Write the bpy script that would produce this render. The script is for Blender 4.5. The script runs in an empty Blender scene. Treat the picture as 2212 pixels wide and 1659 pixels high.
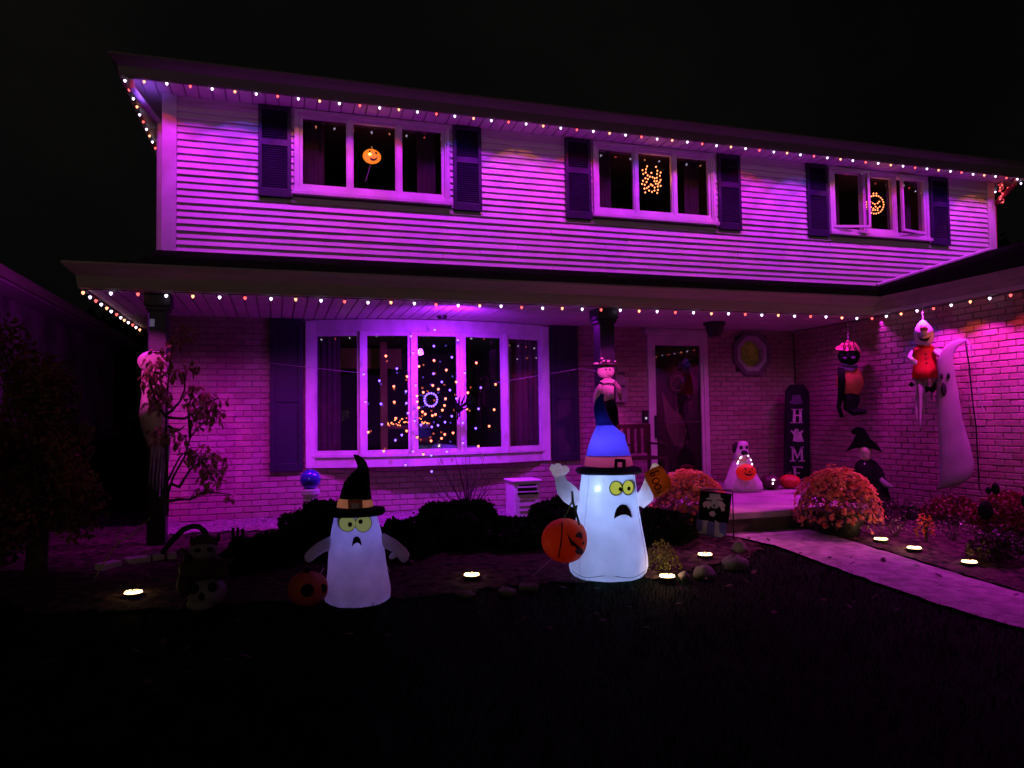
import bpy, math, random
import numpy as np
from mathutils import Vector, Matrix
from mathutils.geometry import tessellate_polygon
random.seed(7); np.random.seed(7)
sc = bpy.context.scene
# ------------------------------------------------------------------ camera
CAM = Vector((0, -9.58, 1.40))
_f0 = Vector((.302, .9533, 0)).normalized(); _p = math.atan(76/1600); _up = Vector((0, 0, 1))
_r0 = Vector((_f0.y, -_f0.x, 0))
FWD = _f0*math.cos(_p) + _up*math.sin(_p); _u0 = _r0.cross(FWD)
RGT = _r0*math.cos(.015) - _u0*math.sin(.015); UPV = _u0*math.cos(.015) + _r0*math.sin(.015)
cd = bpy.data.cameras.new('camera'); cam = bpy.data.objects.new('camera', cd); sc.collection.objects.link(cam)
cd.sensor_width = 36; cd.lens = 36*1600/2212; cd.clip_end = 500; cd.clip_start = .05
cam.matrix_world = Matrix(((RGT.x, UPV.x, -FWD.x, CAM.x), (RGT.y, UPV.y, -FWD.y, CAM.y), (RGT.z, UPV.z, -FWD.z, CAM.z), (0, 0, 0, 1)))
sc.camera = cam
# ------------------------------------------------------------------ world: a dark overcast night sky
w = bpy.data.worlds.new('World'); sc.world = w; w.use_nodes = True
nt = w.node_tree; nt.nodes.clear()
o_ = nt.nodes.new('ShaderNodeOutputWorld'); bg = nt.nodes.new('ShaderNodeBackground')
tc = nt.nodes.new('ShaderNodeTexCoord'); ns = nt.nodes.new('ShaderNodeTexNoise'); ns.inputs['Scale'].default_value = 2.2; ns.inputs['Detail'].default_value = 5
cr = nt.nodes.new('ShaderNodeValToRGB'); cr.color_ramp.elements[0].position = .35; cr.color_ramp.elements[0].color = (.0011, .0011, .0012, 1)
cr.color_ramp.elements[1].position = .8; cr.color_ramp.elements[1].color = (.0042, .0038, .0034, 1)
nt.links.new(tc.outputs['Generated'], ns.inputs['Vector']); nt.links.new(ns.outputs['Fac'], cr.inputs['Fac'])
sky = nt.nodes.new('ShaderNodeTexSky'); sky.sky_type = 'NISHITA'; sky.sun_disc = False; sky.sun_elevation = math.radians(-8); sky.sun_rotation = math.radians(200)
mx = nt.nodes.new('ShaderNodeMix'); mx.data_type = 'RGBA'; mx.blend_type = 'ADD'; mx.inputs[0].default_value = .002
nt.links.new(cr.outputs[0], mx.inputs[6]); nt.links.new(sky.outputs[0], mx.inputs[7])
nt.links.new(mx.outputs[2], bg.inputs[0]); bg.inputs[1].default_value = 1.0; nt.links.new(bg.outputs[0], o_.inputs[0])
# ------------------------------------------------------------------ lights
def lamp(name, kind, loc, power, col, **k):
    d = bpy.data.lights.new(name, kind); d.energy = power; d.color = col
    o = bpy.data.objects.new(name, d); sc.collection.objects.link(o); o.location = loc
    aim = k.pop('aim', None)
    if aim is not None: o.rotation_euler = (Vector(aim)-Vector(loc)).to_track_quat('-Z', 'Y').to_euler()
    for a, b in k.items(): setattr(d, a, b)
    return o
# street lamp glow far behind the camera
lamp('street_light', 'SUN', (-8, -30, 12), .075, (1, .78, .60), aim=(2, 0, 3), angle=math.radians(12))
MAG = (.64, .016, 1.0); MAG2 = (.90, .012, .85); VIO = (.36, .012, 1.0)
# row of wash lights along the upper gutter, thrown down the siding
for i in range(30):
    x = -1.42 + i*.455
    lamp('eave_wash', 'SPOT', (x, -1.0, 5.70), 60*(1, .86, 1.06, .93, 1.1, .82)[i % 6], MAG, aim=(x, 0, 3.95), spot_size=math.radians(56), spot_blend=.34, shadow_soft_size=.015)
    if i % 2 == 0:
        c, dx = ((1, .03, .06), .0) if i % 6 == 0 else (((.10, .05, 1), .1) if i % 6 == 2 else ((1, .22, .03), .05))
        lamp('eave_accent', 'SPOT', (x+dx, -1.0, 5.70), 17, c, aim=(x+dx, 0, 4.0), spot_size=math.radians(58.5), spot_blend=.05, shadow_soft_size=.015)
lamp('eave_fill', 'AREA', (5.2, -.62, 4.02), 5.5, MAG, aim=(5.2, -.12, 5.36), shape='RECTANGLE', size=13.4, size_y=.04, spread=math.radians(75))  # added fill strip: purple bounce for the soffit and the band below it
# under the porch gutter
for x, p_ in ((-1.3, 30), (-.5, 34), (.3, 24), (1.3, 12), (2.6, 12), (3.5, 9), (4.5, 10), (5.4, 10), (6.3, 9), (7.1, 10)):
    lamp('porch_wash', 'SPOT', (x, -1.60, 2.62), p_*2.8, MAG2 if x > 4 else (.80, .012, 1.0), aim=(x, -.75, .3), spot_size=math.radians(120), spot_blend=.9, shadow_soft_size=.03)
# the violet flood over the bow window
lamp('bay_flood', 'SPOT', (1.95, -1.45, 2.38), 55, VIO, aim=(1.95, -.9, 2.69), spot_size=math.radians(150), spot_blend=.8, shadow_soft_size=.05)
lamp('bay_flood', 'SPOT', (1.9, -1.62, 2.40), 330, VIO, aim=(1.9, -.3, .75), spot_size=math.radians(135), spot_blend=.8, shadow_soft_size=.05, specular_factor=0)
lamp('corner_glow', 'SPOT', (-1.45, -.30, 5.12), 2.2, (.25, .09, 1), aim=(-1.5, -.2, 5.4), spot_size=math.radians(120), spot_blend=.7, shadow_soft_size=.03, specular_factor=0)
# under the wing gutter, and the spill over the path
for i, y in enumerate((-2.75, -3.35, -3.95, -4.6, -5.4)):
    lamp('wing_wash', 'SPOT', (7.28, y, 2.66), 62, (.95, .02, .90), aim=(7.36, y, 1.0), spot_size=math.radians(104), spot_blend=.5, shadow_soft_size=.02)
    lamp('wing_accent', 'SPOT', (7.28, y+.2, 2.66), 9.0, [(.1, .05, 1), (1, .12, .03), (1, .05, .08)][i % 3], aim=(7.40, y+.2, 1.7), spot_size=math.radians(104), spot_blend=.3, shadow_soft_size=.02)
lamp('scarecrow_spot', 'SPOT', (3.25, -3.5, 2.7), 230, (1, .05, .72), aim=(3.70, -1.8, 1.98), spot_size=math.radians(19), spot_blend=.6, shadow_soft_size=.02)
lamp('ghoul_spot', 'SPOT', (-1.5, -3.6, 2.75), 150, (1, .05, .70), aim=(-1.22, -1.8, 1.95), spot_size=math.radians(24), spot_blend=.6, shadow_soft_size=.02)
lamp('mum_spot', 'SPOT', (4.2, -1.85, 2.64), 120, (1, .16, .34), aim=(3.85, -2.95, .8), spot_size=math.radians(52), spot_blend=.8, shadow_soft_size=.03)
lamp('mum_spot', 'SPOT', (7.3, -4.2, 2.64), 200, (1, .16, .34), aim=(5.55, -3.6, .7), spot_size=math.radians(40), spot_blend=.8, shadow_soft_size=.03)
lamp('path_spill', 'AREA', (7.2, -4.9, 2.66), 20, (.86, .016, .90), aim=(4.9, -5.0, .1), shape='RECTANGLE', size=4.5, size_y=.05, spread=math.radians(80))
lamp('porch_spill', 'AREA', (4.8, -1.75, 2.62), 26, (.85, .025, .95), aim=(4.8, -2.5, .2), shape='RECTANGLE', size=6, size_y=.05, spread=math.radians(85))
vs = sc.view_settings; vs.view_transform = 'Standard'; vs.look = 'None'; vs.exposure = 0; vs.gamma = 1; vs.use_curve_mapping = False
cy = sc.cycles; cy.use_denoising = True; cy.max_bounces = 7; cy.diffuse_bounces = 3; cy.glossy_bounces = 3; cy.transparent_max_bounces = 10
cy.sample_clamp_indirect = 3; cy.caustics_reflective = False; cy.caustics_refractive = False
try: cy.use_light_tree = True
except Exception: pass
# ------------------------------------------------------------------ pixel (2212 x 1659 view of the photo) -> real point at a known depth
def ray(x, y): return FWD + RGT*((x-1106)/1600) + UPV*((829.5-y)/1600)
def PY(x, y, Y): d = ray(x, y); return CAM + d*((Y-CAM.y)/d.y)
def PX(x, y, X): d = ray(x, y); return CAM + d*((X-CAM.x)/d.x)
def PZ(x, y, Z): d = ray(x, y); return CAM + d*((Z-CAM.z)/d.z)
def proj(P):
    v = P-CAM; z = v.dot(FWD); return 1106+1600*v.dot(RGT)/z, 829.5-1600*v.dot(UPV)/z, z
def zm(x0, y0, s): return lambda x, y: ((x0+x/s)/1.15730, (y0+y/s)/1.15730)
def ground_z(x, y):
    t = min(1, max(0, (-2.8-y)/3.2)); t = t*t*(3-2*t)
    return .22 - .17*t - .05*min(1, max(0, (-6-y)/6))
def PG(x, y, dz=0):
    z = .1
    for _ in range(12):
        p = PZ(x, y, z); z = .5*z + .5*(ground_z(p.x, p.y)+dz)
    return PZ(x, y, z)
class Fig:
    """local frame standing at P, turned to face where it faces in the photo; p(x, y, t): t metres towards its front"""
    def __init__(s, P, yaw=0):
        s.P = Vector(P); s.bx, s.by, dep = proj(s.P); s.k = dep/1600
        d = Vector((CAM.x-P[0], CAM.y-P[1], 0)).normalized()
        s.d = d; s.e = Vector((-d.y, d.x, 0)); s.u = Vector((0, 0, 1))
    def p(s, x, y, t=0): return s.P + s.e*((x-s.bx)*s.k) + s.u*((s.by-y)*s.k) + s.d*t
# ------------------------------------------------------------------ materials
def mat(name, col, rough=.6, var=.15, scale=8, bump=.0, bscale=40, metal=0, spec=.5, col2=None, transl=0, obj_coord=True, stretch=None, coat=0):
    m = bpy.data.materials.new(name); m.use_nodes = True; n = m.node_tree; b = n.nodes['Principled BSDF']
    b.inputs['Roughness'].default_value = rough; b.inputs['Metallic'].default_value = metal; b.inputs['Specular IOR Level'].default_value = spec
    b.inputs['Coat Weight'].default_value = coat
    t = n.nodes.new('ShaderNodeTexCoord'); mp = n.nodes.new('ShaderNodeMapping'); n.links.new(t.outputs['Object'], mp.inputs[0])
    if stretch: mp.inputs['Scale'].default_value = stretch
    no = n.nodes.new('ShaderNodeTexNoise'); no.inputs['Scale'].default_value = scale; no.inputs['Detail'].default_value = 5; n.links.new(mp.outputs[0], no.inputs['Vector'])
    r = n.nodes.new('ShaderNodeValToRGB'); r.color_ramp.elements[0].position = .3; r.color_ramp.elements[1].position = .7
    c2 = col2 or tuple(c*(1-2*var) for c in col)
    c1 = tuple(min(1, c*(1+var)) for c in col)
    r.color_ramp.elements[0].color = (*c2, 1); r.color_ramp.elements[1].color = (*c1, 1)
    n.links.new(no.outputs['Fac'], r.inputs['Fac']); n.links.new(r.outputs[0], b.inputs['Base Color'])
    if bump:
        n2 = n.nodes.new('ShaderNodeTexNoise'); n2.inputs['Scale'].default_value = bscale; n2.inputs['Detail'].default_value = 4; n.links.new(mp.outputs[0], n2.inputs['Vector'])
        bp = n.nodes.new('ShaderNodeBump'); bp.inputs['Strength'].default_value = bump; bp.inputs['Distance'].default_value = .01
        n.links.new(n2.outputs['Fac'], bp.inputs['Height']); n.links.new(bp.outputs[0], b.inputs['Normal'])
    if transl:
        tr = n.nodes.new('ShaderNodeBsdfTranslucent'); n.links.new(r.outputs[0], tr.inputs[0])
        ms = n.nodes.new('ShaderNodeMixShader'); ms.inputs[0].default_value = transl
        out = n.nodes['Material Output']; n.links.new(b.outputs[0], ms.inputs[1]); n.links.new(tr.outputs[0], ms.inputs[2]); n.links.new(ms.outputs[0], out.inputs[0])
    return m
def emat(name, col, s, base=(.05, .05, .05)):
    m = bpy.data.materials.new(name); m.use_nodes = True; b = m.node_tree.nodes['Principled BSDF']
    b.inputs['Base Color'].default_value = (*base, 1); b.inputs['Emission Color'].default_value = (*col, 1); b.inputs['Emission Strength'].default_value = s
    return m
def glassmat(name, tint=(1, 1, 1)):
    m = bpy.data.materials.new(name); m.use_nodes = True; n = m.node_tree; n.nodes.clear()
    o = n.nodes.new('ShaderNodeOutputMaterial'); g = n.nodes.new('ShaderNodeBsdfGlossy'); g.inputs['Roughness'].default_value = .01
    g.inputs['Color'].default_value = (.9, .9, .9, 1)
    t = n.nodes.new('ShaderNodeBsdfTransparent'); t.inputs[0].default_value = (*tint, 1)
    f = n.nodes.new('ShaderNodeLayerWeight'); f.inputs[0].default_value = .5
    pw_ = n.nodes.new('ShaderNodeMath'); pw_.operation = 'POWER'; pw_.inputs[1].default_value = 5; n.links.new(f.outputs['Facing'], pw_.inputs[0])
    mu = n.nodes.new('ShaderNodeMath'); mu.operation = 'MULTIPLY_ADD'; mu.inputs[1].default_value = .95; mu.inputs[2].default_value = .05; n.links.new(pw_.outputs[0], mu.inputs[0])
    ms = n.nodes.new('ShaderNodeMixShader'); n.links.new(mu.outputs[0], ms.inputs[0]); n.links.new(t.outputs[0], ms.inputs[1]); n.links.new(g.outputs[0], ms.inputs[2]); n.links.new(ms.outputs[0], o.inputs[0])
    return m
def brickmat(name, c1, c2, c3):
    """colour differs from brick to brick: white noise on the brick's own cell"""
    m = bpy.data.materials.new(name); m.use_nodes = True; n = m.node_tree; b = n.nodes['Principled BSDF']; b.inputs['Roughness'].default_value = .85
    g = n.nodes.new('ShaderNodeNewGeometry')
    r = n.nodes.new('ShaderNodeValToRGB'); e = r.color_ramp.elements; e[0].color = (*c1, 1); e[1].color = (*c3, 1); k = e.new(.5); k.color = (*c2, 1)
    ge = n.nodes.new('ShaderNodeTexCoord'); no = n.nodes.new('ShaderNodeTexNoise'); no.inputs['Scale'].default_value = 1.1; no.inputs['Detail'].default_value = 3
    n.links.new(g.outputs['Position'], no.inputs['Vector'])
    ad = n.nodes.new('ShaderNodeMath'); ad.operation = 'MULTIPLY_ADD'; ad.inputs[1].default_value = .55
    n.links.new(g.outputs['Random Per Island'], ad.inputs[0])
    sb = n.nodes.new('ShaderNodeMath'); sb.operation = 'MULTIPLY_ADD'; sb.inputs[1].default_value = 1.6; sb.inputs[2].default_value = -.58
    oi = n.nodes.new('ShaderNodeObjectInfo'); m3 = n.nodes.new('ShaderNodeMath'); m3.operation = 'MULTIPLY_ADD'; m3.inputs[1].default_value = .3
    n.links.new(no.outputs['Fac'], sb.inputs[0]); n.links.new(oi.outputs['Random'], m3.inputs[0]); n.links.new(sb.outputs[0], m3.inputs[2]); n.links.new(m3.outputs[0], ad.inputs[2]); n.links.new(ad.outputs[0], r.inputs['Fac'])
    n2 = n.nodes.new('ShaderNodeTexNoise'); n2.inputs['Scale'].default_value = 45; n2.inputs['Detail'].default_value = 5; n.links.new(g.outputs['Position'], n2.inputs['Vector'])
    mm = n.nodes.new('ShaderNodeMix'); mm.data_type = 'RGBA'; mm.blend_type = 'MULTIPLY'; mm.inputs[0].default_value = .6
    n.links.new(r.outputs[0], mm.inputs[6]); n.links.new(n2.outputs['Fac'], mm.inputs[7]); n.links.new(mm.outputs[2], b.inputs['Base Color'])
    bp = n.nodes.new('ShaderNodeBump'); bp.inputs['Strength'].default_value = .6; bp.inputs['Distance'].default_value = .006
    n.links.new(n2.outputs['Fac'], bp.inputs['Height']); n.links.new(bp.outputs[0], b.inputs['Normal'])
    return m
M = {}
M['siding'] = mat('vinyl_siding', (.72, .70, .66), .45, .05, 3, .15, 90, stretch=(.3, 1, 6))
M['trim'] = mat('painted_trim', (.74, .72, .70), .45, .06, 5, .15, 60)
M['baytrim'] = mat('weathered_white_trim', (.66, .64, .63), .5, .10, 7, .4, 30, stretch=(1, 1, .4))
M['fascia'] = mat('taupe_fascia', (.42, .35, .30), .5, .1, 3, .1, 40, stretch=(.2, 1, 4))
M['fascia_up'] = mat('dark_gutter', (.20, .16, .16), .45, .1, 3, .1, 40, stretch=(.2, 1, 4))
M['soffit'] = mat('soffit_vinyl', (.62, .60, .56), .55, .06, 4)
M['roof'] = mat('asphalt_shingle', (.050, .042, .042), .9, .3, 30, .8, 90)
M['shutter'] = mat('navy_shutter', (.024, .015, .050), .5, .12, 9, .2, 50)
M['shutter2'] = mat('dark_navy_shutter', (.010, .006, .026), .55, .15, 6, .2, 50)
M['post'] = mat('dark_post_paint', (.012, .009, .024), .5, .15, 6, .2, 40)
M['brick'] = brickmat('pale_rose_brick', (.36, .19, .19), (.50, .31, .30), (.60, .42, .41))
M['mortar'] = mat('mortar', (.30, .20, .20), .95, .2, 20, .5, 80)
M['concrete'] = mat('concrete', (.40, .37, .35), .85, .18, 3, .5, 35)
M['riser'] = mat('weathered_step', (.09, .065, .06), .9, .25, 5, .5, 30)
M['door'] = mat('storm_door_paint', (.62, .58, .58), .5, .08, 5, .15, 40)
M['glass'] = glassmat('window_glass')
M['room'] = mat('dark_room_wall', (.06, .045, .04), .9, .1, 2)
M['curtain'] = mat('curtain', (.035, .018, .022), .9, .2, 6, stretch=(6, 6, .3))
M['black'] = mat('black_plastic', (.012, .012, .014), .4, .1, 10)
M['blackcloth'] = mat('black_cloth', (.006, .005, .008), .9, .3, 14, .3, 60, spec=.12)
M['wire'] = mat('green_wire', (.02, .03, .02), .5, .1, 10)
M['dgrey'] = mat('dark_metal', (.05, .05, .055), .4, .1, 10, metal=.6)
M['grass'] = mat('lawn_grass', (.005, .018, .005), .9, .4, 4, .9, 60, spec=.05)
M['soil'] = mat('mulch', (.055, .035, .030), .95, .6, 14, 1.0, 45, spec=.1)
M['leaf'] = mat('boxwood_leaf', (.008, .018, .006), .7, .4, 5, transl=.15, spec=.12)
M['leaf2'] = mat('shrub_leaf', (.40, .22, .15), .5, .4, 9, transl=.3, spec=.3)
M['leaf3'] = mat('tree_leaf', (.20, .075, .045), .7, .5, 3, transl=.2)
M['bark'] = mat('bark', (.055, .035, .030), .9, .3, 12, .8, 50)
M['stone'] = mat('field_stone', (.16, .13, .12), .85, .3, 6, .8, 25)
# ------------------------------------------------------------------ mesh builder
ORG = {}
class B:
    def __init__(s): s.v = []; s.f = []; s.m = []; s.mi = 0
    def add(s, vs, fs):
        o = len(s.v); s.v += [tuple(p) for p in vs]; s.f += [tuple(i+o for i in f) for f in fs]; s.m += [s.mi]*len(fs)
    def box(s, x0, x1, y0, y1, z0, z1):
        x0, x1 = min(x0, x1), max(x0, x1); y0, y1 = min(y0, y1), max(y0, y1); z0, z1 = min(z0, z1), max(z0, z1)
        s.add([(x0, y0, z0), (x1, y0, z0), (x1, y1, z0), (x0, y1, z0), (x0, y0, z1), (x1, y0, z1), (x1, y1, z1), (x0, y1, z1)],
              [(0, 3, 2, 1), (4, 5, 6, 7), (0, 1, 5, 4), (1, 2, 6, 5), (2, 3, 7, 6), (3, 0, 4, 7)]); return s
    def fbox(s, o, U, V, N, u0, u1, v0, v1, n0, n1):
        o, U, V, N = map(Vector, (o, U, V, N)); P = lambda a, b, c: o+U*a+V*b+N*c
        s.add([P(u0, v0, n0), P(u1, v0, n0), P(u1, v1, n0), P(u0, v1, n0), P(u0, v0, n1), P(u1, v0, n1), P(u1, v1, n1), P(u0, v1, n1)],
              [(0, 3, 2, 1), (4, 5, 6, 7), (0, 1, 5, 4), (1, 2, 6, 5), (2, 3, 7, 6), (3, 0, 4, 7)]); return s
    def prism(s, pts, N, th):
        """closed outline (3D points, flat) pushed back by th along -N"""
        pts = [Vector(p) for p in pts]; N = Vector(N); n = len(pts)
        nn = sum(((pts[i]-pts[0]).cross(pts[(i+1) % n]-pts[0]) for i in range(1, n-1)), Vector())
        if nn.dot(N) < 0: pts = pts[::-1]
        tri = tessellate_polygon([pts]); bk = [p-N*th for p in pts]
        fs = []
        for t in tri:
            a, b_, c = t
            if (pts[b_]-pts[a]).cross(pts[c]-pts[a]).dot(N) < 0: b_, c = c, b_
            fs += [(a, b_, c), (c+n, b_+n, a+n)]
        fs += [(i, i+n, (i+1) % n+n, (i+1) % n) for i in range(n)]
        s.add(pts+bk, fs); return s
    def tube(s, pts, rad, n=7, caps=True, flat=None):
        pts = [Vector(p) for p in pts]; L = len(pts)
        if not hasattr(rad, '__len__'): rad = [rad]*L
        ref = None; rings = []
        for i, p in enumerate(pts):
            t = (pts[min(L-1, i+1)]-pts[max(0, i-1)]); t = t.normalized() if t.length > 1e-9 else Vector((0, 0, 1))
            if ref is None: ref = _r0.copy() if abs(t.dot(_r0)) < .93 else Vector((0, 0, 1))
            ref = (ref - t*ref.dot(t)); ref = ref.normalized() if ref.length > 1e-6 else t.orthogonal().normalized()
            b_ = t.cross(ref)
            rings.append([p + (ref*math.cos(2*math.pi*j/n) + b_*math.sin(2*math.pi*j/n)*(flat or 1))*rad[i] for j in range(n)])
        vs = [q for r_ in rings for q in r_]; fs = [(i*n+j, i*n+(j+1) % n, (i+1)*n+(j+1) % n, (i+1)*n+j) for i in range(L-1) for j in range(n)]
        if caps: fs += [tuple(range(n))[::-1], tuple((L-1)*n+j for j in range(n))]
        s.add(vs, fs); return s
    def lathe(s, prof, c, n=24, e=(1, 0, 0), d=(0, -1, 0), sq=1.0, fn=None, caps=True, lean=None):
        c, e, d = Vector(c), Vector(e), Vector(d); vs = []
        for i, (r_, z) in enumerate(prof):
            off = lean(z) if lean else Vector((0, 0, 0))
            for j in range(n):
                a = 2*math.pi*j/n; rr = r_*(fn(a, z) if fn else 1)
                vs.append(c + off + e*(rr*math.cos(a)) + d*(rr*math.sin(a)*sq) + Vector((0, 0, z)))
        L = len(prof); fs = [(i*n+(j+1) % n, i*n+j, (i+1)*n+j, (i+1)*n+(j+1) % n) for i in range(L-1) for j in range(n)]
        if caps: fs += [tuple(range(n)), tuple((L-1)*n+j for j in range(n))[::-1]]
        s.add(vs, fs); return s
    def ell(s, c, r_, n=16, m=10, fn=None, e=(1, 0, 0), d=(0, -1, 0), u=(0, 0, 1)):
        c, e, d, u = Vector(c), Vector(e), Vector(d), Vector(u); vs = []; r_ = r_ if hasattr(r_, '__len__') else (r_,)*3
        for i in range(m+1):
            ph = math.pi*i/m
            for j in range(n):
                a = 2*math.pi*j/n; q = fn(a, ph) if fn else 1
                vs.append(c + e*(r_[0]*q*math.sin(ph)*math.cos(a)) + d*(r_[1]*q*math.sin(ph)*math.sin(a)) + u*(-r_[2]*q*math.cos(ph)))
        s.add(vs, [(i*n+j, (i+1)*n+j, (i+1)*n+(j+1) % n, i*n+(j+1) % n) for i in range(m) for j in range(n)]); return s
    def loft(s, Lp, Rp, dep, d, n=28, mind=0, caps=True):
        """skin of elliptical sections, each spanning a left and a right point; dep = depth / width"""
        d = Vector(d); vs = []
        for a, c in zip(Lp, Rp):
            a, c = Vector(a), Vector(c); m = (a+c)/2; h = (c-a)/2; dd = max(h.length*dep, mind)
            vs += [m + h*math.cos(2*math.pi*j/n) + d*dd*math.sin(2*math.pi*j/n) for j in range(n)]
        L = len(Lp); s.add(vs, [(i*n+j, i*n+(j+1) % n, (i+1)*n+(j+1) % n, (i+1)*n+j) for i in range(L-1) for j in range(n)] + ([tuple(range(n))[::-1], tuple((L-1)*n+j for j in range(n))] if caps else [])); return s
    def build(s, name, mats, parent=None, smooth=False, bevel=0):
        me = bpy.data.meshes.new(name)
        org = ORG.get(parent.name, Vector((0, 0, 0))) if parent else Vector((0, 0, 0))
        me.from_pydata([(a-org.x, b_-org.y, c-org.z) for a, b_, c in s.v], [], s.f)
        mats = mats if isinstance(mats, (list, tuple)) else [mats]
        for q in mats: me.materials.append(M[q] if isinstance(q, str) else q)
        if len(mats) > 1: me.polygons.foreach_set('material_index', s.m)
        if smooth:
            me.polygons.foreach_set('use_smooth', [True]*len(me.polygons))
        me.update()
        o = bpy.data.objects.new(name, me); sc.collection.objects.link(o)
        if parent: o.parent = parent; ORG[o.name] = org
        if bevel:
            bv = o.modifiers.new('bevel', 'BEVEL'); bv.width = bevel; bv.segments = 2; bv.limit_method = 'ANGLE'
        return o
def tag(o, label=None, cat=None, group=None, kind=None):
    for k, v_ in (('label', label), ('category', cat), ('group', group), ('kind', kind)):
        if v_: o[k] = v_
    return o
def thing(name, loc, label, cat, group=None):
    o = bpy.data.objects.new(name, None); o.empty_display_size = .1; sc.collection.objects.link(o); o.location = Vector(loc)
    ORG[o.name] = Vector(loc); return tag(o, label, cat, group)
def inst(src, parent, loc, name=None):
    """another object sharing src's mesh, at world point loc, under parent"""
    o = src.copy(); sc.collection.objects.link(o); o.parent = parent
    o.location = Vector(loc)-ORG.get(parent.name, Vector((0, 0, 0))) if parent else Vector(loc)
    return o
def box1(name, m, parent, *a, bevel=0): return B().box(*a).build(name, m, parent, bevel=bevel)
# ================================================================== the ground
def sheet(name, m, xs, ys, dz, inside=None, noise=0):
    b = B(); nx, ny = len(xs), len(ys)
    vs = [(x, y, ground_z(x, y)+dz+(random.uniform(-noise, noise) if noise else 0)) for y in ys for x in xs]
    fs = []
    for j in range(ny-1):
        for i in range(nx-1):
            cx, cy_ = (xs[i]+xs[i+1])/2, (ys[j]+ys[j+1])/2
            if inside is None or inside(cx, cy_): fs.append((j*nx+i, j*nx+i+1, (j+1)*nx+i+1, (j+1)*nx+i))
    b.add(vs, fs); return tag(b.build(name, m, smooth=True), kind='structure')
def lin(a, b, n): return [a+(b-a)*i/(n-1) for i in range(n)]
lawn = sheet('lawn', 'grass', [-120, -60, -30, -15]+lin(-10, 16, 53)+[30, 60, 120], [-60, -30, -16]+lin(-12, 2, 57)+[10, 30, 120], 0)
def inpoly(px, py, poly):
    c = False; j = len(poly)-1
    for i in range(len(poly)):
        xi, yi = poly[i]; xj, yj = poly[j]
        if (yi > py) != (yj > py) and px < (xj-xi)*(py-yi)/(yj-yi)+xi: c = not c
        j = i
    return c
bedL = [(-4.2, .3)] + [(PG(x, y).x, PG(x, y).y) for x, y in ((60, 1330), (300, 1322), (600, 1304), (900, 1292), (1150, 1266), (1430, 1250), (1600, 1206), (1650, 1188))] + [(4.34, -3.14), (4.3, .3)]
sheet('planting_bed', 'soil', lin(-4.2, 4.4, 130), lin(-5.4, 0, 90), .012, lambda x, y: inpoly(x, y, bedL), .008)
bedR = [(5.22, -3.15), (5.22, -3.9), (5.26, -4.6), (5.28, -7.5), (7.6, -7.5), (7.6, -.2), (5.22, -.2)]
sheet('planting_bed', 'soil', lin(5.2, 7.62, 50), lin(-7.6, -3.1, 90), .012, lambda x, y: inpoly(x, y, bedR), .008)
sheet('lit_ground_strip', mat('lit_ground_pale', (.30, .24, .24), .9, .4, 30, 1.0, 60), lin(-1.25, 3.6, 60), lin(-1.45, -.02, 26), .026, lambda x, y: y > -1.15-.18*math.sin(x*2.1), .012)  # pale strip added so the ground by the wall reads as brightly lit
# paving of the front path: slabs with a rough joint
pb = B()
def pathx(y): return 4.36 - .25*max(0, (y+3.9)/.8)**2, 5.17
ys = lin(-3.14, -9.0, 60)
vs = []; nx = 12
for y in ys:
    a, b_ = pathx(y)
    a -= .0; vs += [(a+(b_-a)*i/(nx-1)+(random.uniform(-.012, .012) if i in (0, nx-1) else 0), y, ground_z((a+b_)/2, y)+.022+random.uniform(-.002, .002)) for i in range(nx)]
pb.add(vs, [(j*nx+i, j*nx+i+1, (j+1)*nx+i+1, (j+1)*nx+i) for j in range(len(ys)-1) for i in range(nx-1)])
M['paving'] = mat('path_paving', (.36, .33, .33), .85, .22, 9, 1.0, 35)
tag(pb.build('path', 'paving', smooth=False), kind='structure')
# ================================================================== the house
house = thing('house', (0, 0, 0), 'two storey house with pale siding above a brick ground floor, washed in purple light', 'house')
SZ = 5.36; WX0, WX1 = -1.32, 11.84
wins = [(.18, 2.21, 'a'), (4.26, 6.29, 'b'), (8.34, 10.37, 'c')]; WZ0, WZ1 = 4.28, 5.345
# ---- core walls behind the siding, with openings
b = B()
xs_ = [WX0+.02] + [v for w_ in wins for v in (w_[0]+.03, w_[1]-.03)] + [WX1-.02]
for i in range(0, len(xs_), 2): b.box(xs_[i], xs_[i+1], .006, .12, 2.7, 5.5)
for w_ in wins:
    b.box(w_[0]+.03, w_[1]-.03, .006, .12, 2.7, WZ0+.02)
b.box(WX0+.02, WX0+.14, .12, 8, 2.7, 5.5); b.box(WX1-.14, WX1-.02, .12, 8, 0, 5.5); b.box(WX0+.02, WX1-.02, 7.9, 8, 0, 5.5)
b.build('upper_wall', 'siding', house)
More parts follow.
